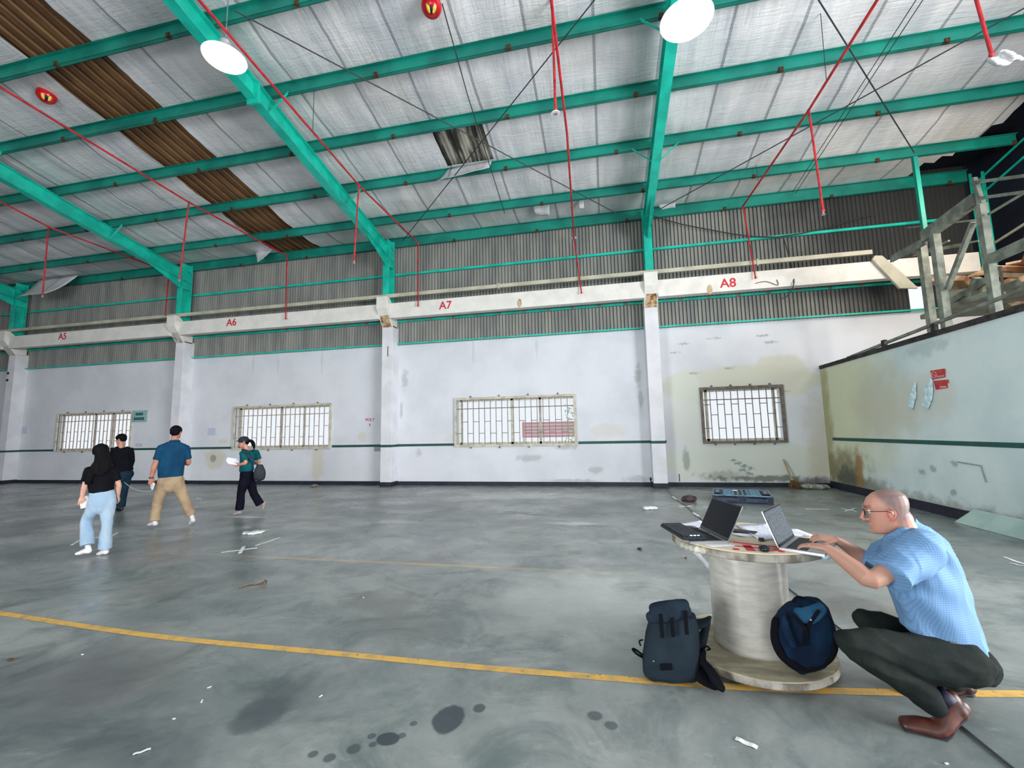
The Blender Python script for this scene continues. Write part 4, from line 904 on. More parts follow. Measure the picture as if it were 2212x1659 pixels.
# bag on her shoulder, strap joined to it
bc = CAMP+ray(561, 1020)*((nrm.dot(V(hZ(528, 1112)))-.22)/nrm.dot(ray(561, 1020)))
M_bag = mat('black_bag_cloth', S(22, 34, 46), S(16, 22, 32), 6, .7)
bg_ = thing('shoulder_bag', bc-V((0, 0, .14)), 'black shoulder bag slung behind the woman in the teal blouse', 'bag')
b = MB(); b.tube([bc+V((0, 0, .12)), bc, bc-V((0, 0, .12))], [(.07, .04), (.11, .06), (.10, .055)], n=16, sub=3, ref=nrm, round_=True); fuse(b, 'bag_body', M_bag, bg_, .01, 1, folds(.008, 12, 3))
MB().tube([bc+V((0, 0, .1)), G['chest']-nrm*.19+rt*.03, G['sL']-nrm*.10+V((0, 0, .04)), G['sL']+V((0, 0, .09))+rt*-.02-nrm*.02], (.018, .004), n=8, sub=4, ref=nrm).build('strap', M_bag, bg_)
pp = G['hL']+V((0, 0, .10)); M_paper = mat('printed_paper', S(238, 240, 250), S(226, 228, 244), 20, .7)
MB().loft([[pp-rt*.14+V((0, 0, .06))+nrm*.06, pp+rt*.06+V((0, 0, .02))+nrm*.06], [pp-rt*.16+V((0, 0, .0)), pp+rt*.05-V((0, 0, .05))], [pp-rt*.12-V((0, 0, .06))-nrm*.03, pp+rt*.05-V((0, 0, .10))-nrm*.05]], closed=False, caps=False).build('paper_sheet', M_paper, label='loose white papers held by the woman in the teal blouse', cat='paper').modifiers.new('t', 'SOLIDIFY').thickness = .004
# measuring tape stretched between the two men
e1 = V(hY(262, 1033, tapeA.y)); e2 = manL+V((0, 0, -.05)); v_ = ray(326, 1061); e2 = CAMP+v_*(manL.y/v_.y)
MB().tube([tapeA, e1, (e1+e2)/2+V((0, 0, -.10)), e2, manL], .008, n=6, sub=4).build('measuring_tape', mat('pale_tape', S(200, 210, 214)), label='thin pale measuring tape stretched between the jacket man and the polo man', cat='tape')

# ================================================================ REEL TABLE AND WHAT IS ON IT
RC = V((.935, 3.45, 0)); RR = .484; RT = .795
M_ply = mat('pale_plywood', S(222, 206, 178), S(204, 188, 160), 6, .6, 0, .15, 40, (1, 4, 1))
M_flange = mat('worn_reel_timber', S(186, 178, 152), S(150, 142, 118), 4, .7, 0, .25, 30, (1, 3, 1), .38, .66)
M_edge = mat('grey_worn_rim', S(166, 162, 152), S(110, 104, 92), 9, .75, 0, .3, 40, (1, 1, .5), .42, .62)
def wrap_mat():
    t = NT('stretch_film_wrap'); c = t.mix(t.ramp(t.noise(9, (1, 1, 4), 4), .35, .7), S(184, 181, 173), S(166, 163, 156))
    t.b.inputs['Coat Weight'].default_value = .35; t.b.inputs['Coat Roughness'].default_value = .2
    return t.done(c, .34, None, t.bump(t.noise(10, (1, 1, 14), 5, .6, .3), .09, .004))
M_wrap = wrap_mat()
reel = thing('cable_reel', RC, 'big wooden cable reel stood on end as a table, drum wrapped in clear film', 'cable reel')
def disc(z0, z1, r, n=72, wob=.0):
    rings = []
    for z, rr in ((z0, r-.006), (z0+.006, r), (z1-.006, r), (z1, r-.006)):
        rings.append([RC+V((cos(2*pi*j/n)*rr*(1+wob*noise.noise(V((j*.35, 0, 1)))), sin(2*pi*j/n)*rr*(1+wob*noise.noise(V((j*.35, 0, 1)))), z)) for j in range(n)])
    return MB().loft(rings)
disc(RT-.055, RT-.008, RR, wob=.006).build('top_flange', M_edge, reel, smooth=False)
disc(RT-.008, RT, RR-.004, wob=.006).build('top_board', M_ply, reel)
disc(.028, .07, RR+.005, wob=.004).build('bottom_flange', M_edge, reel)
disc(.07, .076, RR, wob=.004).build('bottom_board', M_flange, reel)
n = 64; rings = []
for i in range(30):
    z = .074+(RT-.055-.074)*i/29; rings.append([RC+V((cos(2*pi*j/n), sin(2*pi*j/n), 0))*(.243+.0025*noise.noise(V((cos(2*pi*j/n)*2, sin(2*pi*j/n)*2, z*30))))+V((0, 0, z)) for j in range(n)])
MB().loft(rings).build('wrapped_drum', M_wrap, reel, smooth=True)
MB().cyl(RC+V((0, 0, 0)), RC+V((0, 0, .03)), .3, 40).build('base_ring', M_edge, reel)
# loose film hanging at the back left
sh_ = MB(); a = V(hY(1512, 1195, 3.5)); 
fm = []
for i in range(9):
    z = .72-.028*i; fm.append([RC+V((-.235-.05*sin(i*.6)-.012*j, .10+.03*j+.008*sin(i*1.3+j), z)) for j in range(5)])
o = sh_.loft(fm, closed=False, caps=False).build('loose_film', mat('clear_film', S(236, 238, 246), None, 8, .25), reel, smooth=True); o.modifiers.new('t', 'SOLIDIFY').thickness = .002
# blue-white plastic sleeve on the rim by the man
b = MB()
for i in range(7): ang = radians(-42+i*6); b.ball(RC+V((cos(ang)*(RR+.004), sin(ang)*(RR+.004), RT-.035+.006*sin(i*2))), (.034, .034, .030+.006*sin(i)), None, 10, 8)
fuse(b, 'plastic_sleeve', mat('pale_blue_plastic', S(190, 214, 226), S(220, 232, 236), 18, .25), reel, .008, 1)
# grey tape strip on the left rim
b = MB()
for i in range(5): ang = radians(205+i*5); b.ball(RC+V((cos(ang)*(RR+.001), sin(ang)*(RR+.001), RT-.03)), (.03, .03, .024), None, 8, 6)
fuse(b, 'torn_tape', mat('pale_torn_tape', S(214, 214, 196), S(170, 168, 150), 20, .6), reel, .008, 1)
# red stencil strokes on the board
rp = lambda px, py: V(hZ(px, py, RT+.0012))
b = MB()
def stroke(*p, w=.03): 
    P_ = [rp(*q) for q in p]
    for u, v in zip(P_, P_[1:]): b.bar(u, v, w, .0012)
stroke((1583, 1171), (1640, 1177), (1680, 1182), w=.028); stroke((1587, 1179), (1682, 1187), w=.022); stroke((1612, 1177), (1624, 1190), w=.05); stroke((1640, 1176), (1652, 1183), w=.03); stroke((1665, 1190), (1700, 1186), w=.02)
b.cyl(rp(1590, 1186)-V((0, 0, .0012)), rp(1590, 1186), .022, 16); b.cyl(rp(1688, 1191)-V((0, 0, .0012)), rp(1688, 1191), .02, 16); stroke((1463, 1140), (1485, 1139), w=.03)
b.build('red_stencil', M_redtxt, reel)
# ---- laptops
M_alu = mat('laptop_aluminium', S(178, 182, 188), S(168, 172, 180), 5, .35, .6)
M_key = mat('black_keys', S(24, 28, 36), S(18, 20, 28), 5, .5)
M_bez = mat('black_bezel', S(12, 14, 20), None, 5, .15)
def screen_mat(name, on):
    t = NT(name)
    if on:
        sx = t.node('ShaderNodeTexCoord'); nz = t.noise(60, (1, 1, 3), 3); c = t.mix(t.ramp(nz, .45, .6), S(150, 156, 168), S(96, 104, 116)); t.put(t.b.inputs['Emission Color'], c); t.b.inputs['Emission Strength'].default_value = .55; return t.done(S(30, 32, 36), .2)
    t.b.inputs['Specular IOR Level'].default_value = .12; return t.done(S(5, 8, 18), .3)
def laptop(A, B, depth_dir, depth, lid, tilt, label, scr, keys=True):
    """A, B: hinge ends; deck runs along depth_dir; lid leans back by tilt degrees"""
    A = V(A); B = V(B); u = (B-A).normalized(); W_ = (B-A).length; dd = V(depth_dir); dd = (dd-u*dd.dot(u)).normalized(); up = V((0, 0, 1))
    t = thing('laptop', (A+B)/2, label, 'laptop'); zb = V((0, 0, A.z))
    def slab(o, e1, l1, e2, l2, nn, th, name, m, par=t):
        return MB().hexa([o, o+e1*l1, o+e1*l1+e2*l2, o+e2*l2, o+nn*th, o+e1*l1+nn*th, o+e1*l1+e2*l2+nn*th, o+e2*l2+nn*th]).build(name, m, par)
    slab(A, u, W_, dd, depth, up, .014, 'base', M_alu)
    k = MB(); o = A+up*.0145+dd*.03+u*.02; nc, nr = 14, 6; kw = (W_-.04)/nc; kd = depth*.48/nr
    for i in range(nc):
        for j in range(nr): p = o+u*(i+.5)*kw+dd*(j+.5)*kd; R = Matrix((u, dd, up)).transposed(); k.box(p, (kw*.86, kd*.84, .003), R)
    k.build('keyboard', M_key, t)
    slab(A+up*.0142+dd*depth*.62+u*W_*.33, u, W_*.34, dd, depth*.3, up, .0012, 'touchpad', M_alu)
    ld = (up*cos(radians(tilt))-dd*sin(radians(tilt))).normalized(); nf = (dd*cos(radians(tilt))+up*sin(radians(tilt))).normalized()
    o = A+up*.012
    l_ = slab(o, u, W_, ld, lid, nf, -.007, 'lid', M_alu)
    slab(o+nf*.0004, u, W_, ld, lid, nf, .0012, 'bezel', M_bez, l_)
    slab(o+nf*.0017+u*.008+ld*.018, u, W_-.016, ld, lid-.028, nf, .0008, 'screen', scr, l_)
    MB().tube([A+up*.013+u*.02-dd*.003, B+up*.013-u*.02-dd*.003], .006, n=10).build('hinge', M_bez, t)
    return t, u, dd
S_off = screen_mat('dark_laptop_screen', False); S_on = screen_mat('lit_text_screen', True)
lA = V(hZ(1512, 1143, RT)); lB = V(hZ(1574, 1174, RT)); lB = lA+(lB-lA)*.98
L2 = laptop(lA, lB, (-1, -.2, 0), .25, .25, 27, 'open laptop with a black screen on the reel top, a keyboard lying on it', S_off)
mA = V(hZ(1683, 1188, RT)); mB = V(hZ(1717, 1163, RT))
L1 = laptop(mA, mB, (.84, -.55, 0), .235, .225, 20, 'laptop with a lit grey text screen that the crouching man types on', S_on)
# external keyboard lying across the laptop deck
u, dd = L2[1], L2[2]; kz = RT+.019
kt = thing('keyboard', lA+dd*.2, 'black mechanical keyboard lying across the front of the dark-screened laptop', 'keyboard')
o = lA+dd*.135+u*-.03+V((0, 0, .0185)); kw_, kl = .155, .43
R = Matrix((u, dd, V((0, 0, 1)))).transposed()
MB().box(o+u*kl/2+dd*kw_/2+V((0, 0, .009)), (kl, kw_, .018), R).build('case', M_key, kt, bevel=.004)
kk = MB()
for i in range(18):
    for j in range(6):
        p = o+u*(i+.5)*(kl-.016)/18+u*.008+dd*((j+.5)*(kw_-.014)/6+.007)+V((0, 0, .023)); kk.box(p, (.0195, .019, .011), R)
kk.build('keycaps', mat('dark_teal_keycap', S(24, 40, 54), S(16, 26, 38), 20, .45), kt)
for i, c_ in enumerate(((.3, .9, .95), (.85, .8, 1), (.7, .8, 1))):
    m = emat('key_light_%s' % 'abc'[i], c_+(1,), 2.2); MB().box(o+u*(kl-.012)+dd*(.045+i*.024)+V((0, 0, .028)), (.008, .014, .004), R).build('key_light', m, kt)
MB().tube([o+u*.12+V((0, 0, .02)), lA+u*.08+dd*.05+V((0, 0, .022)), lA+u*-.05+dd*.03+V((0, 0, .012)), lA+u*-.02+dd*.10+V((0, 0, .016)), lA+u*.14+dd*.07+V((0, 0, .018)), lA+u*.2+dd*.02+V((0, 0, .018))], .0022, n=6, sub=5).build('cord', M_dark, kt)
# mouse and dongle
mp = V(hZ(1651, 1189, RT)); mt = thing('computer_mouse', mp, 'black computer mouse on the reel top beside the red stencil', 'mouse')
md = (V(hZ(1640, 1172, RT))-mp).normalized()
b = MB(); b.tube([mp-md*.035+V((0, 0, .014)), mp+V((0, 0, .017)), mp+md*.035+V((0, 0, .011))], [(.027, .014), (.031, .018), (.024, .011)], n=18, ref=(0, 0, 1), sub=4, round_=True); b.build('shell', mat('glossy_black', S(14, 18, 26), None, 5, .2), mt, smooth=True)
MB().cyl(mp+md*.03+V((-.003, 0, .022)), mp+md*.03+V((.003, 0, .022)), .006, 12).build('scroll_wheel', M_dark, mt)
p = V(hZ(1645, 1169, RT)); MB().box(p+V((0, 0, .011)), (.03, .03, .022)).build('usb_adapter', M_key, label='tiny black plug lying behind the computer mouse', cat='adapter', bevel=.003)
# papers
def sheet(pts, label, z, m=M_paper, lines=True, name='paper_sheet', sag=.004):
    P_ = [V(hZ(px, py, z)) for px, py in pts]; n = 6; rows = []
    for i in range(n+1):
        r = []
        for j in range(n+1):
            u_, v_ = i/n, j/n; p = P_[0]*(1-u_)*(1-v_)+P_[1]*u_*(1-v_)+P_[2]*u_*v_+P_[3]*(1-u_)*v_; p.z = z+sag*(sin(u_*5+z*90)+1)*v_; r.append(p)
        rows.append(r)
    o = MB().loft(rows, closed=False, caps=False).build(name, m, smooth=True, label=label, cat='paper', group='papers on the reel top'); o.modifiers.new('t', 'SOLIDIFY').thickness = .0008; return o
def plan_mat():
    t = NT('paper_with_plan'); c = t.mix(t.ramp(t.noise(38, (1, 1, 1), 3, .6, 2), .56, .62), S(238, 240, 252), S(176, 182, 214)); return t.done(c, .7)
M_plan = plan_mat()
sheet([(1588, 1134), (1656, 1131), (1708, 1159), (1642, 1168)], 'large plan drawing sheet between the two laptops', RT+.006, M_plan)
sheet([(1655, 1140), (1722, 1143), (1760, 1160), (1700, 1156)], 'paper sheet behind the lit laptop', RT+.002, M_plan)
sheet([(1464, 1132), (1512, 1124), (1530, 1136), (1505, 1141)], 'blank paper sheet behind the dark-screened laptop', RT+.002)
sheet([(1574, 1153), (1610, 1150), (1645, 1158), (1600, 1160)], 'folded paper poking out under the plan drawing', RT+.001)
sheet([(1522, 1176), (1578, 1175), (1592, 1178), (1540, 1181)], 'thin white paper strip under the corner of the dark-screened laptop', RT+.0006, sag=0)
p = V(hZ(1606, 1150, RT)); MB().box(p+V((0, 0, .006)), (.17, .09, .010), Matrix.Rotation(-.5, 3, 'Z')).build('tablet', M_key, label='dark slim tablet half under the plan drawing', cat='tablet', bevel=.003)

# ---------------- backpacks
M_bp = mat('slate_backpack_cloth', S(34, 46, 54), S(26, 36, 44), 4, .8, 0, .3, 200); M_bp2 = mat('black_webbing', S(9, 11, 19), S(6, 8, 14), 8, .85); M_bp3 = mat('navy_backpack_cloth', S(13, 40, 64), S(8, 24, 44), 5, .8, 0, .3, 120)
B0 = V(hZ(1447, 1478, 0)); bt = thing('backpack', B0+V((0, .08, 0)), 'slate grey roll-top backpack standing left of the reel foot', 'backpack')
def K(px, py, y): return V(hY(px, py, y))
yb = B0.y
prof = [(1400, 1508, 1478, .09), (1390, 1513, 1462, .11), (1388, 1512, 1430, .115), (1391, 1512, 1395, .11), (1396, 1510, 1360, .10), (1404, 1502, 1332, .085), (1410, 1485, 1322, .06), (1414, 1480, 1309, .035)]
rings = []
for xl, xr, y_, dp in prof:
    a = K(xl, y_+(0 if y_ < 1470 else -6), yb+.09); c_ = K(xr, y_+2, yb+.07); cc = (a+c_)/2; ax = (c_-a)/2; r = []
    for j in range(24):
        an = 2*pi*j/24; r.append(cc+ax*math.copysign(abs(cos(an))**.55, cos(an))+V((.02, dp, 0))*math.copysign(abs(sin(an))**.6, sin(an)))
    rings.append(r)
b = MB(); zmin = min(p.z for r in rings for p in r)
for r in rings:
    for p in r: p.z -= zmin*max(0, 1-(p.z-zmin)/.3)-.004
b.loft(rings); fuse(b, 'bag_body', M_bp, bt, .007, 2, folds(.006, 9, 3, k=.5))
b = MB(); 
fl = [K(1412, 1314, yb+.02), K(1440, 1309, yb+.01), K(1478, 1305, yb+.02)]
b.tube([p+V((0, 0, .0)) for p in fl], [(.035, .03), (.04, .034), (.035, .03)], n=14, sub=3, ref=(0, 0, 1), round_=True); b.tube([K(1404, 1335, yb), K(1445, 1327, yb-.02), K(1486, 1320, yb)], [(.022, .035), (.024, .05), (.022, .035)], n=14, sub=3, ref=(0, 0, 1), round_=True)
fuse(b, 'rolled_top', M_bp2 if 0 else mat('dark_slate_flap', S(30, 42, 54), S(22, 32, 44), 6, .8), bt, .006, 2, folds(.004, 12, 8))
b = MB(); b.tube([K(1495, 1350, yb+.13), K(1520, 1345, yb+.13), K(1534, 1333, yb+.15)], [(.05, .03), (.05, .02), (.012, .01)], n=12, sub=3, round_=True); b.tube([K(1500, 1420, yb+.12), K(1515, 1385, yb+.13), K(1532, 1338, yb+.15)], [(.04, .04), (.045, .03), (.012, .012)], n=12, sub=3, round_=True); fuse(b, 'side_pocket', M_bp, bt, .006, 2)
for a_, c_ in ((1427, 1352), (1450, 1350), (1480, 1345)): MB().bar(K(a_, c_-26, yb-.035), K(a_+4, c_+26, yb-.05), .022, .006, (0, -1, 0)).build('strap', M_bp2, bt)
MB().tube([K(1388, 1415, yb+.06), K(1374, 1404, yb+.06), K(1366, 1402, yb+.05), K(1375, 1412, yb+.05), K(1388, 1420, yb+.06)], .007, n=8, sub=3).build('side_buckle', M_bp2, bt)
MB().tube([K(1384, 1395, yb+.06), K(1381, 1385, yb+.06), K(1389, 1382, yb+.06)], .005, n=8, sub=3).build('loop', M_bp2, bt)
MB().tube([K(1485, 1322, yb+.03), K(1493, 1338, yb+.03), K(1500, 1352, yb+.05)], .005, n=8, sub=3).build('cord', M_bp2, bt)
MB().box(K(1439, 1441, yb-.045), (.07, .006, .035), Matrix.Rotation(-.12, 3, 'Y')).build('label_patch', M_bp2, bt)
MB().ball(K(1412, 1428, yb-.04), .004, None, 8, 6).build('rivet', M_metal, bt)
b = MB(); b.tube([K(1520, 1405, yb+.08), K(1518, 1425, yb+.02), K(1535, 1450, yb-.02), K(1550, 1475, yb-.05), K(1562, 1488, yb-.06)], [(.02, .012), (.03, .014), (.045, .02), (.05, .02), (.03, .012)], n=12, sub=3, ref=(0, 1, 0), round_=True)
b.tube([K(1500, 1440, yb+.05), K(1520, 1465, yb), K(1548, 1485, yb-.05)], [(.05, .03), (.05, .03), (.03, .012)], n=12, sub=3, round_=True)
for i, p in enumerate(b.v): p.z = max(p.z, .005)
fuse(b, 'shoulder_strap', M_bp2, bt, .006, 1)
MB().tube([K(1516, 1408, yb+.06), K(1525, 1396, yb+.05), K(1534, 1402, yb+.04), K(1526, 1404, yb+.04)], .006, n=8, sub=3).build('buckle', M_bp2, bt)
for px in (1388, 1378): pass

# navy backpack leaning on the drum, standing on the bottom flange
ybb = 3.10
C0 = K(1742, 1452, ybb); bt2 = thing('backpack', V((C0.x, ybb, .074)), 'navy blue backpack leaning on the reel drum on top of the bottom flange', 'backpack')
prof = [(1722, 1772, 1447, .05), (1698, 1790, 1430, .09), (1680, 1800, 1405, .105), (1670, 1806, 1375, .11), (1666, 1800, 1345, .105), (1680, 1790, 1320, .095), (1702, 1772, 1302, .07), (1716, 1740, 1294, .03)]
rings = []
for xl, xr, y_, dp in prof:
    a = K(xl, y_+3, ybb+.02); c_ = K(xr, y_-3, ybb-.02); cc = (a+c_)/2; ax = (c_-a)/2; r = []
    for j in range(24):
        an = 2*pi*j/24; r.append(cc+ax*math.copysign(abs(cos(an))**.7, cos(an))+V((.03, dp, 0))*math.copysign(abs(sin(an))**.7, sin(an)))
    rings.append(r)
b = MB().loft(rings)
for p in b.v: p.z = max(p.z, .08)
fuse(b, 'bag_body', M_bp3, bt2, .007, 2, folds(.014, 8, 13, k=.7))
b = MB(); b.tube([K(1676, 1340, ybb-.02), K(1674, 1380, ybb-.03), K(1696, 1420, ybb-.05), K(1737, 1440, ybb-.06), K(1772, 1430, ybb-.07), K(1797, 1398, ybb-.06), K(1796, 1362, ybb-.05)], [(.02, .03), (.024, .04), (.028, .04), (.03, .04), (.032, .04), (.034, .045), (.022, .03)], n=14, sub=4, ref=(0, 1, 0), round_=True)
for p in b.v: p.z = max(p.z, .082)
fuse(b, 'lower_panel', M_bp2, bt2, .007, 2, folds(.008, 9, 4))
b = MB(); b.tube([K(1694, 1330, ybb-.10), K(1698, 1360, ybb-.125), K(1715, 1395, ybb-.135)], [(.014, .012), (.026, .014), (.02, .012)], n=12, sub=3, ref=(0, 1, 0), round_=True); fuse(b, 'shoulder_strap', M_bp3, bt2, .006, 1)
b = MB(); b.tube([K(1722, 1322, ybb-.09), K(1745, 1330, ybb-.11), K(1775, 1312, ybb-.08)], [(.03, .02), (.05, .02), (.035, .02)], n=12, sub=3, ref=(0, 1, 0), round_=True); fuse(b, 'front_flap', mat('steel_blue_cloth', S(32, 74, 102), S(22, 58, 84), 6, .8), bt2, .006, 1, folds(.006, 10, 6))
MB().tube([K(1712, 1300, ybb-.02), K(1722, 1290, ybb-.02), K(1738, 1293, ybb-.02), K(1745, 1300, ybb-.02)], .008, n=8, sub=3).build('grab_handle', M_bp2, bt2)
for a_, c_ in (((1712, 1328), (1742, 1360)), ((1770, 1318), (1745, 1352)), ((1742, 1350), (1738, 1395)), ((1700, 1322), (1722, 1340))): MB().bar(K(*a_, ybb-.125), K(*c_, ybb-.135), .018, .006, (0, -1, 0)).build('strap', M_bp2, bt2)
MB().ball(K(1751, 1339, ybb-.135), .006, None, 8, 6).build('zip_pull', M_metal, bt2)

# ================================================================ FLOOR THINGS
def line_mat():
    t = NT('yellow_floor_paint'); c = t.mix(t.ramp(t.noise(9, (1, 1, 1), 5, .6), .42, .72), S(224, 176, 88), S(176, 150, 104)); c = t.mix(t.ramp(t.noise(26, (1, 1, 1), 3), .62, .7), c, S(120, 118, 108)); return t.done(c, .6)
lm = line_mat(); b = MB(); pts = [(-6, 1323.5), (200, 1355), (390, 1380), (700, 1409), (1000, 1438), (1200, 1455), (1390, 1470), (1600, 1484), (1800, 1492), (2030, 1497), (2230, 1498.5)]
P_ = [V((-14, 3.14, .002))]+cr_spline([V(hZ(px, py, .002)) for px, py in pts], 5)+[V((8, 3.4, .002))]; rows = [[], []]
for i, p in enumerate(P_):
    wv = .034+.003*noise.noise(V((i*.9, 0, 0))); rows[0].append(p+V((0, wv, 0))); rows[1].append(p-V((0, wv, 0)))
b.loft(rows, closed=False, caps=False).build('trim_3', lm, kind='structure')
M_tape = mat('white_masking_tape', S(236, 238, 236), None, 10, .6); M_pl = mat('crumpled_clear_plastic', S(210, 214, 214), S(236, 238, 238), 14, .35)
def strip(p1, p2, w, label, m=M_tape, name='tape_strip', cat='tape', group='white tape strips on the floor', z=.003):
    a, c_ = V(hZ(*p1, z)), V(hZ(*p2, z)); q = MB(); n_ = 5; s_ = (c_-a).cross(V((0, 0, 1))).normalized()*w/2; rr = [[], []]
    for i in range(n_+1): p = a.lerp(c_, i/n_)+V((0, 0, .002*sin(i*2))); rr[0].append(p+s_); rr[1].append(p-s_)
    o = q.loft(rr, closed=False, caps=False).build(name, m, label=label, cat=cat, group=group); o.modifiers.new('t', 'SOLIDIFY').thickness = .002; return o
strip((478, 1193), (556, 1183), .035, 'long tape strip crossed by a short one, in front of the teal-blouse woman')
strip((518, 1195), (527, 1180), .045, 'short bright tape strip lying across the long one', z=.007)
strip((553, 1178), (605, 1161), .035, 'tape strip slanting up right, right of the tape cross')
strip((560, 1148), (580, 1144), .03, 'short faint tape strip right of the crumpled film')
strip((155, 1177), (173, 1166), .035, 'tape strip left of the woman in light jeans'); strip((204, 1162), (213, 1160), .03, 'bit of tape showing between the legs of the woman in light jeans'); strip((244, 1156), (255, 1150), .03, 'bit of tape right of the woman in light jeans')
strip((1740, 1099), (1790, 1100), .03, 'thin tape strip on the floor right of the pallet'); strip((1465, 1092), (1496, 1095), .04, 'tape strip of the flat cross left of the pallet'); strip((1466, 1096), (1499, 1091), .04, 'other tape strip of the flat cross left of the pallet', z=.007)
strip((1452, 1072), (1461, 1079), .05, 'short tape piece on the floor cable, the farther one', z=.012); strip((1497, 1107), (1509, 1115), .05, 'short tape piece on the floor cable, the nearer one', z=.012)
strip((1817, 1098), (1850, 1104), .04, 'tape strip left of the crouching man face'); strip((1826, 1104), (1848, 1098), .04, 'crossing tape strip left of the crouching man face', z=.007)
strip((2168, 1203), (2230, 1224), .03, 'upper white strip at the right edge'); strip((2180, 1216), (2230, 1226), .02, 'lower white strip at the right edge', z=.006)
strip((1518, 1095), (1532, 1096), .03, 'tiny tape strip beside the dark laptop screen')
strip((1589, 1594), (1636, 1614), .028, 'white peeled paper strip in the foreground below the reel', name='paper_strip', cat='paper', group=None, z=.004)
strip((287, 1629), (326, 1616), .012, 'thin pale plastic curl at the bottom left', name='plastic_curl', cat='scrap', group=None, z=.006)
def lump(px, py, r, label, m=M_pl, name='plastic_scrap', cat='scrap', n_=8, flat=.35, group=None, seed=1):
    random.seed(seed); p = V(hZ(px, py)); q = MB()
    for i in range(n_): s_ = random.uniform(.35, .7)*r; q.ball(p+V((random.uniform(-1, 1)*r*.7, random.uniform(-1, 1)*r*.4, s_*flat*.9)), (s_, s_*.8, s_*flat), Matrix.Rotation(random.random()*3, 3, 'Z'), 9, 6)
    o = fuse(q, name, m, None, max(r*.07, .006), 1, folds(r*.08, 3/r, seed, k=1), loc=p); 
    for v in o.data.vertices: v.co.z = max(v.co.z, .001)
    return tag(o, label, cat, group)
lump(1405, 1100, .13, 'crumpled white plastic bag on the floor left of the pallet', seed=3); lump(1486, 1083, .19, 'brown lumpy cloth bundle left of the pallet', mat('brown_cloth', S(92, 76, 74), S(66, 54, 54), 9, .8), 'cloth_bundle', 'cloth', 12, .55, seed=6)
lump(1655, 1050, .2, 'small heap of grey rubble against the skirting under the A8 window', mat('rubble_grey', S(150, 142, 132), S(110, 104, 96), 9, .9), 'rubble', 'rubble', 8, .5, seed=8)
lump(1762, 1055, .33, 'long crumpled white sacking in the corner right of the broom', mat('dirty_sacking', S(176, 176, 166), S(120, 118, 108), 9, .8), 'sacking', 'sack', 10, .3, seed=9)
lump(545, 1152, .16, 'crumpled clear film on the floor below the teal-blouse woman', seed=11, flat=.2); lump(1380, 1187, .035, 'tiny dark pebble on the floor left of the reel', M_rust, 'pebble', 'pebble', 4, .6, seed=2)
lump(1484, 1207, .03, 'second tiny pebble near the reel rim', M_rust, 'pebble', 'pebble', 4, .6, seed=4); lump(680, 1051, .13, 'small grey lump at the skirting under the A6 window', mat('rubble_grey', S(150, 142, 132)), 'rubble', 'rubble', 6, .5, seed=21)
lump(25, 1427, .03, 'dark pebble at the left edge', M_rust, 'pebble', 'pebble', 4, .6, seed=31)
lump(427, 1078, .12, 'white paper scrap on the floor between the polo man and the blouse woman', M_tape, 'paper_scrap', 'scrap', 5, .12, seed=14)
for i, (px, py, lb) in enumerate(((178, 1414, 'above the dark patch at the lower left'), (452, 1485, 'left of the big oil stain, the upper of two'), (436, 1515, 'left of the big oil stain, the lower of two'), (376, 1553, 'above the pale plastic curl'), (693, 1504, 'right of the big oil stain'), (785, 1291, 'between the twig and the reel'), (2045, 1650, 'at the bottom edge under the brown shoe'))):
    p = V(hZ(px, py)); q = MB().box(p+V((0, 0, .002)), (.016+.006*(i % 3), .007, .003), Matrix.Rotation(i*1.1, 3, 'Z')).build('chip', M_tape, label='tiny white chip on the floor '+lb, cat='chip', group='tiny white chips on the near floor')
# twig
p1, p2, p3, p4 = [V(hZ(*q, .018)) for q in ((515, 1271), (540, 1266), (560, 1262), (577, 1256))]
tw = thing('twig', p1, 'forked brown twig lying on the floor left of centre', 'twig'); M_tw = mat('brown_bark', S(112, 84, 66), S(80, 60, 48), 20, .85)
MB().tube([p1, p2+V((0, 0, .008)), p3, p4+V((0, 0, .01))], [.004, .008, .008, .005], n=8, sub=3).build('stem', M_tw, tw); MB().tube([p3, V(hZ(575, 1261, .03)), V(hZ(572, 1252, .04))], [.008, .007, .004], n=8, sub=3).build('side_shoot', M_tw, tw)
# cable across the floor
pts = [(1440, 1058), (1463, 1081), (1480, 1092), (1517, 1124), (1560, 1156), (1640, 1220), (1700, 1268), (1830, 1370), (1985, 1495), (2075, 1567), (2130, 1612), (2200, 1668)]
MB().tube([V(hZ(*q, .006)) for q in pts[:7]]+[V(hZ(*q, .006)) for q in pts[7:]], [.0055]*12, n=6, sub=3).build('floor_cable', mat('dark_grey_cable', S(70, 74, 84), S(56, 60, 70), 9, .6), label='thin dark cable running straight across the floor behind the reel to the lower right', cat='cable')
# plastic pallet
c1, c2, c3, c4 = V(hZ(1540, 1085)), V(hZ(1672, 1091)), V(hZ(1660, 1067)), V(hZ(1542, 1060)); ux = (c2-c1); L_ = 1.25; ux.normalize(); uy = V((-ux.y, ux.x, 0)); o = c1.copy()
M_pal = mat('blue_black_plastic', S(20, 30, 52), S(14, 22, 42), 6, .5); M_pal2 = mat('pale_blue_dusty_plastic', S(122, 166, 190), S(92, 136, 164), 12, .5)
pt = thing('pallet', o, 'dark blue plastic pallet on the floor behind the reel', 'pallet'); R = Matrix((ux, uy, V((0, 0, 1)))).transposed(); dw = 1.05; q = MB(); Pp = lambda a, b_, z: o+ux*a+uy*b_+V((0, 0, z))
L_ = (c2-c1).length
for x_ in (0.06, L_/2, L_-.06):
    for y_ in (.06, dw/2, dw-.06): q.box(Pp(x_, y_, .07), (.12 if x_ != L_/2 else .2, .12, .14), R)
for y_ in (.06, dw/2, dw-.06): q.box(Pp(L_/2, y_, .012), (L_, .1, .024), R)
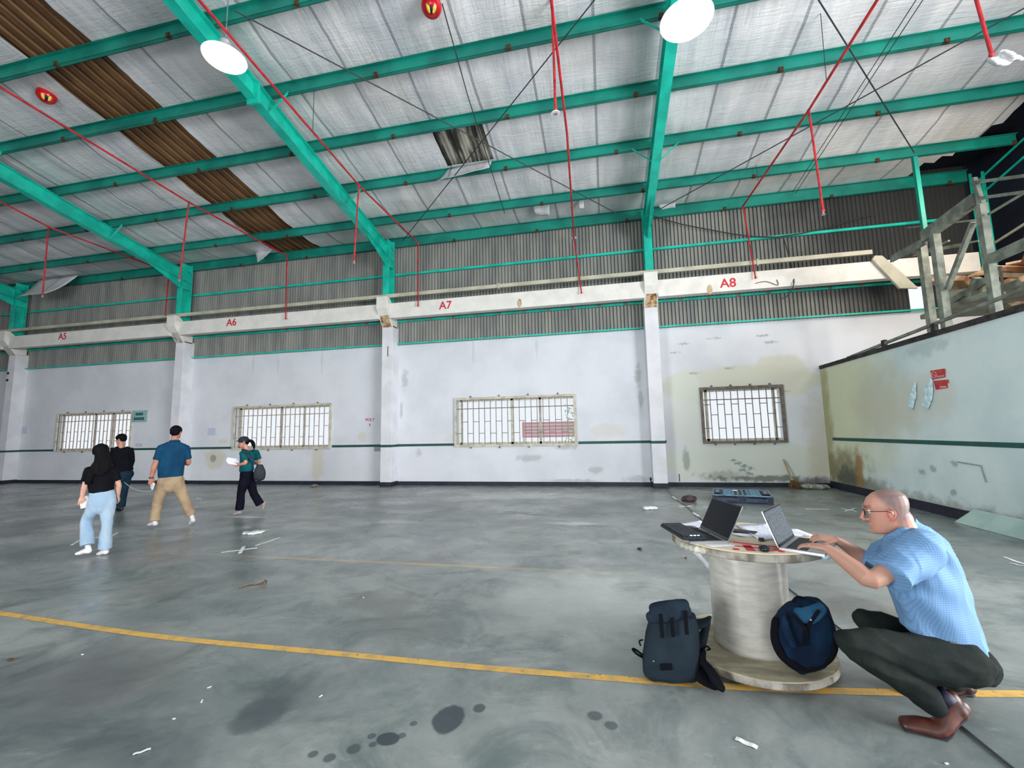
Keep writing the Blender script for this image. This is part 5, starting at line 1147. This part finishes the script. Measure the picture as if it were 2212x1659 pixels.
q.box(Pp(L_/2, dw/2, .14), (L_, dw, .02), R); q.build('base', M_pal, pt, bevel=.004)
MB().box(Pp(L_*.27, -.004, .07), (L_*.36, .01, .075), R).box(Pp(L_*.73, -.004, .07), (L_*.36, .01, .075), R).build('side_recess', mat('dark_recess', S(44, 62, 86), S(30, 44, 68), 12, .6), pt)
q = MB()
for e in ((L_/2, .015, L_, .03), (L_/2, dw-.015, L_, .03)): q.box(Pp(e[0], e[1], .158), (e[2], e[3], .016), R)
for e in (.015, L_*.2, L_*.36, L_*.44, L_*.52, L_*.6, L_*.8, L_-.015): q.box(Pp(e, dw/2, .158), (.03, dw, .016), R)
for i in range(1, 12): 
    for x_ in (.28, .72): q.box(Pp(L_*x_+(L_*.02 if x_ > .5 else 0), dw*i/12, .156), (L_*.17, .02, .012), R)
for i in range(8): 
    for x0_ in (.2, .63): q.box(Pp(L_*(x0_+.018*i), dw/2, .155), (.010, dw, .010), R)
q.build('deck_ribs', M_pal2, pt)
for x_ in (.09, .91):
    MB().box(Pp(L_*x_, dw/2, .17), (.13, .62, .012), R).build('hand_grip', M_pal, pt); MB().box(Pp(L_*x_, dw/2, .178), (.06, .3, .006), R).build('grip_inset', M_pal2, pt)
MB().ball(Pp(L_*.4, dw*.7, .17), (.06, .09, .012), None, 10, 6).build('debris_scrap', M_tape, label='white scrap lying on the blue pallet', cat='scrap')
# broom by the wall
b0 = V(hY(1692, 992, 12.69)); b1 = V(hY(1712, 1045, 12.55)); b1.z = .2
bt3 = thing('broom', V((b1.x, b1.y, 0)), 'straw broom leaning against the far wall near the corner', 'broom'); M_bw = mat('bamboo_stick', S(184, 158, 110), S(160, 134, 90), 9, .7)
MB().tube([b0, b1], .022, n=8).build('handle', M_bw, bt3); q = MB()
for i in range(60):
    a = random.uniform(-.24, .30); q.tube([b1+V((a*.15, random.uniform(-.02, .02), 0)), V((b1.x+a+.1, b1.y-.06+random.uniform(-.08, .04), .012))], [.01, .006], n=4)
q.build('bristles', mat('straw', S(120, 94, 66), S(94, 72, 50), 20, .9), bt3)
# steel plate leaning on the right wall
pa = V((XR-.24, hX(2083, 1119, XR).y-.15, .006)); pb = V((XR-.24, 6.5, .006)); q = MB()
q.hexa([pa, pb, pb+V((.008, 0, -.006)), pa+V((.008, 0, -.006)), V((XR-.028, pa.y-.1, .22)), V((XR-.028, pb.y, .22)), V((XR-.02, pb.y, .225)), V((XR-.02, pa.y-.1, .225))])
q.build('glass_panel', mat('pale_green_sheet', S(178, 204, 196), S(160, 188, 182), 3, .25), label='long pale green sheet leaning at the foot of the right wall', cat='panel')
# pipes clipped on the right wall
MB().tube([V((XR-.02, hX(2072, 998, XR).y, hX(2072, 998, XR).z)), V(hX(2122, 1006, XR))-V((.02, 0, 0)), V(hX(2133, 1042, XR))-V((.02, 0, 0))], .012, n=6).build('conduit', mat('grey_conduit', S(150, 158, 158)), label='bent thin conduit on the right wall', cat='conduit')
# ---------------- signs, notices and bags
def wsign(corners, X_, m, label, name='sign', th=.006, cat='sign', group=None):
    P_ = [V(hX(px, py, X_)) for px, py in corners]
    t_ = thing(name, (P_[0]+P_[2])/2, label, cat, group); MB().poly(P_, (-1, 0, 0), th).build('board', m, t_); return t_, P_
M_rs = mat('red_sign_vinyl', S(190, 34, 42), S(170, 30, 40), 6, .5); M_rs2 = mat('orange_red_vinyl', S(206, 66, 48), None, 6, .5); M_pink = mat('pale_pink_print', S(226, 150, 150), None, 6, .5)
def red_sign(cn, label, ring):
    t_, P_ = wsign(cn, XR-.002, M_rs, label); u_ = (P_[1]-P_[0]); v_ = (P_[3]-P_[0]); at = lambda a, b_: P_[0]+u_*a+v_*b_+V((-.008, 0, 0))
    un = u_.normalized(); dn = v_.normalized()
    for r_ in (.28, .52): text_part('严禁烟火' if ring else '禁止吸烟', 'lettering', M_rs2, at(.64, r_-.03), un, -dn, .075, t_, .001) if r_ < .3 else None
    q = MB()
    for i in range(4): q.box(at(.46+.12*i, .34), (.002, .03, .055)); 
    for i in range(4): q.box(at(.46+.12*i, .34), (.003, .05, .012))
    q.build('characters', M_rs2, t_); q = MB()
    for i in range(6): q.box(at(.42+.09*i, .76), (.002, .022, .035))
    q.build('small_characters', M_pink, t_)
    if ring:
        c_ = at(.22, .5); q = MB().tube([c_+un*.055*cos(a)+dn*.055*sin(a) for a in [2*pi*i/20 for i in range(21)]], .008, n=6); q.tube([c_-un*.038-dn*.038, c_+un*.038+dn*.038], .007, n=6); q.build('prohibition_ring', M_pink, t_)
red_sign([(2010, 801), (2041, 796), (2043, 815), (2014, 820)], 'upper red warning sign with a round symbol on the right wall', True)
red_sign([(2018, 823), (2045, 820), (2048, 838), (2022, 842)], 'lower red warning sign on the right wall, partly behind a plastic bag', False)
M_bagp = mat('clear_blue_plastic', S(176, 208, 214), S(214, 232, 236), 16, .25, 0, .8, 30)
def pbag(top, bot, w1, w2, label, seed):
    a = V(hX(*top, XR-.03)); c_ = V(hX(*bot, XR-.03)); q = MB(); m_ = (a+c_)/2
    q.tube([a, a.lerp(c_, .3), m_, a.lerp(c_, .8), c_], [(.02, .02), (w1, .025), (w2, .03), (w1*1.1, .03), (w1*.9, .02)], n=14, sub=3, ref=(1, 0, 0), round_=True)
    for p in q.v: p.x = min(p.x, XR-.004)
    o = fuse(q, 'plastic_bag', M_bagp, None, .012, 1, lambda p: .012*noise.noise(p*14+V((seed, 0, 0))), loc=c_); tag(o, label, 'bag', 'plastic bags hung on the right wall')
pbag((1977, 828), (1966, 882), .07, .085, 'narrow clear plastic bag hanging on the right wall, the left one', 3); pbag((2012, 818), (1999, 880), .09, .11, 'wider clear plastic bag hanging on the right wall beside the red signs', 7)
# green notice by the A5 window
def fpaper(px0, py0, px1, py1, m, label, name='notice', y=D-.004, th=.004, cat='notice'):
    a = V(hY(px0, py0, y)); c_ = V(hY(px1, py1, y)); t_ = thing(name, ((a.x+c_.x)/2, y, min(a.z, c_.z)), label, cat); MB().bb((a.x, y, c_.z), (c_.x, y+th, a.z)).build('sheet', m, t_); return t_, a, c_
t_, a, c_ = fpaper(287, 887, 315, 911, mat('pale_teal_board', S(150, 186, 188), S(136, 172, 180), 5, .5), 'pale teal notice board with two dark green text rows right of the A5 window', y=D-.05, th=.05)
for fz, fx in ((.32, .55), (.72, .75)):
    w_ = (c_.x-a.x)*fx; z_ = a.z+(c_.z-a.z)*fz; q = MB()
    for i in range(5): x_ = (a.x+c_.x)/2-w_/2+w_*(i+.5)/5; q.bb((x_-w_*.08, D-.056, z_-.05), (x_+w_*.07, D-.05, z_+.05))
    q.build('text_row', mat('deep_green_print', S(24, 84, 84), None, 5, .5), t_)
M_note = mat('grey_note_paper', S(196, 202, 218), S(180, 188, 204), 24, .8)
fpaper(449, 925, 465, 940, M_note, 'small bluish note taped left of the A6 window'); fpaper(293, 958, 308, 965, M_note, 'small grey label under the green notice'); fpaper(47, 921, 57, 937, M_note, 'small grey note between the far pillar and the A5 window'); fpaper(808, 960, 822, 975, mat('grey_socket_plate', S(150, 156, 160)), 'grey plate on the wall just left of the A7 pillar', 'wall_plate', cat='plate')
p = V(hY(799, 907, D-.003)); t_ = text_part('POLY', 'painted_word', M_redtxt, p, (1, 0, 0), (0, 0, 1), .13, None, .002); tag(t_, 'tiny faded red word painted left of the A7 pillar', 'writing')
MB().bb((p.x-.01, D-.004, p.z-.2), (p.x+.015, D, p.z-.12)).build('wall_mark', M_rust, label='small dark tick below the red word', cat='mark')
for i, (px, y0, y1, Y_) in enumerate(((838, 748, 770, F), (1467, 1024, 1040, D), )): a = V(hY(px, y0, Y_)); c_ = V(hY(px+1, y1, Y_)); MB().bb((a.x-.012, Y_-.006, c_.z), (a.x+.014, Y_, a.z)).build('wall_crack', mat('dark_crack', S(60, 62, 70)), label=('short dark slot on the A7 pillar', 'short dark mark at the foot of the wall right of the last pillar')[i], cat='mark')
p = V(hY(1398, 1034, 12.6)); MB().ball(V((X3+BAY-.05, 12.6, .22)), (.03, .05, .05), None, 10, 8).tube([V((X3+BAY-.05, 12.6, .2)), V((X3+BAY-.04, 12.6, .1))], .015, n=8).build('tap', M_dark, label='small dark fitting low beside the pillar right of the A7 window', cat='fitting')
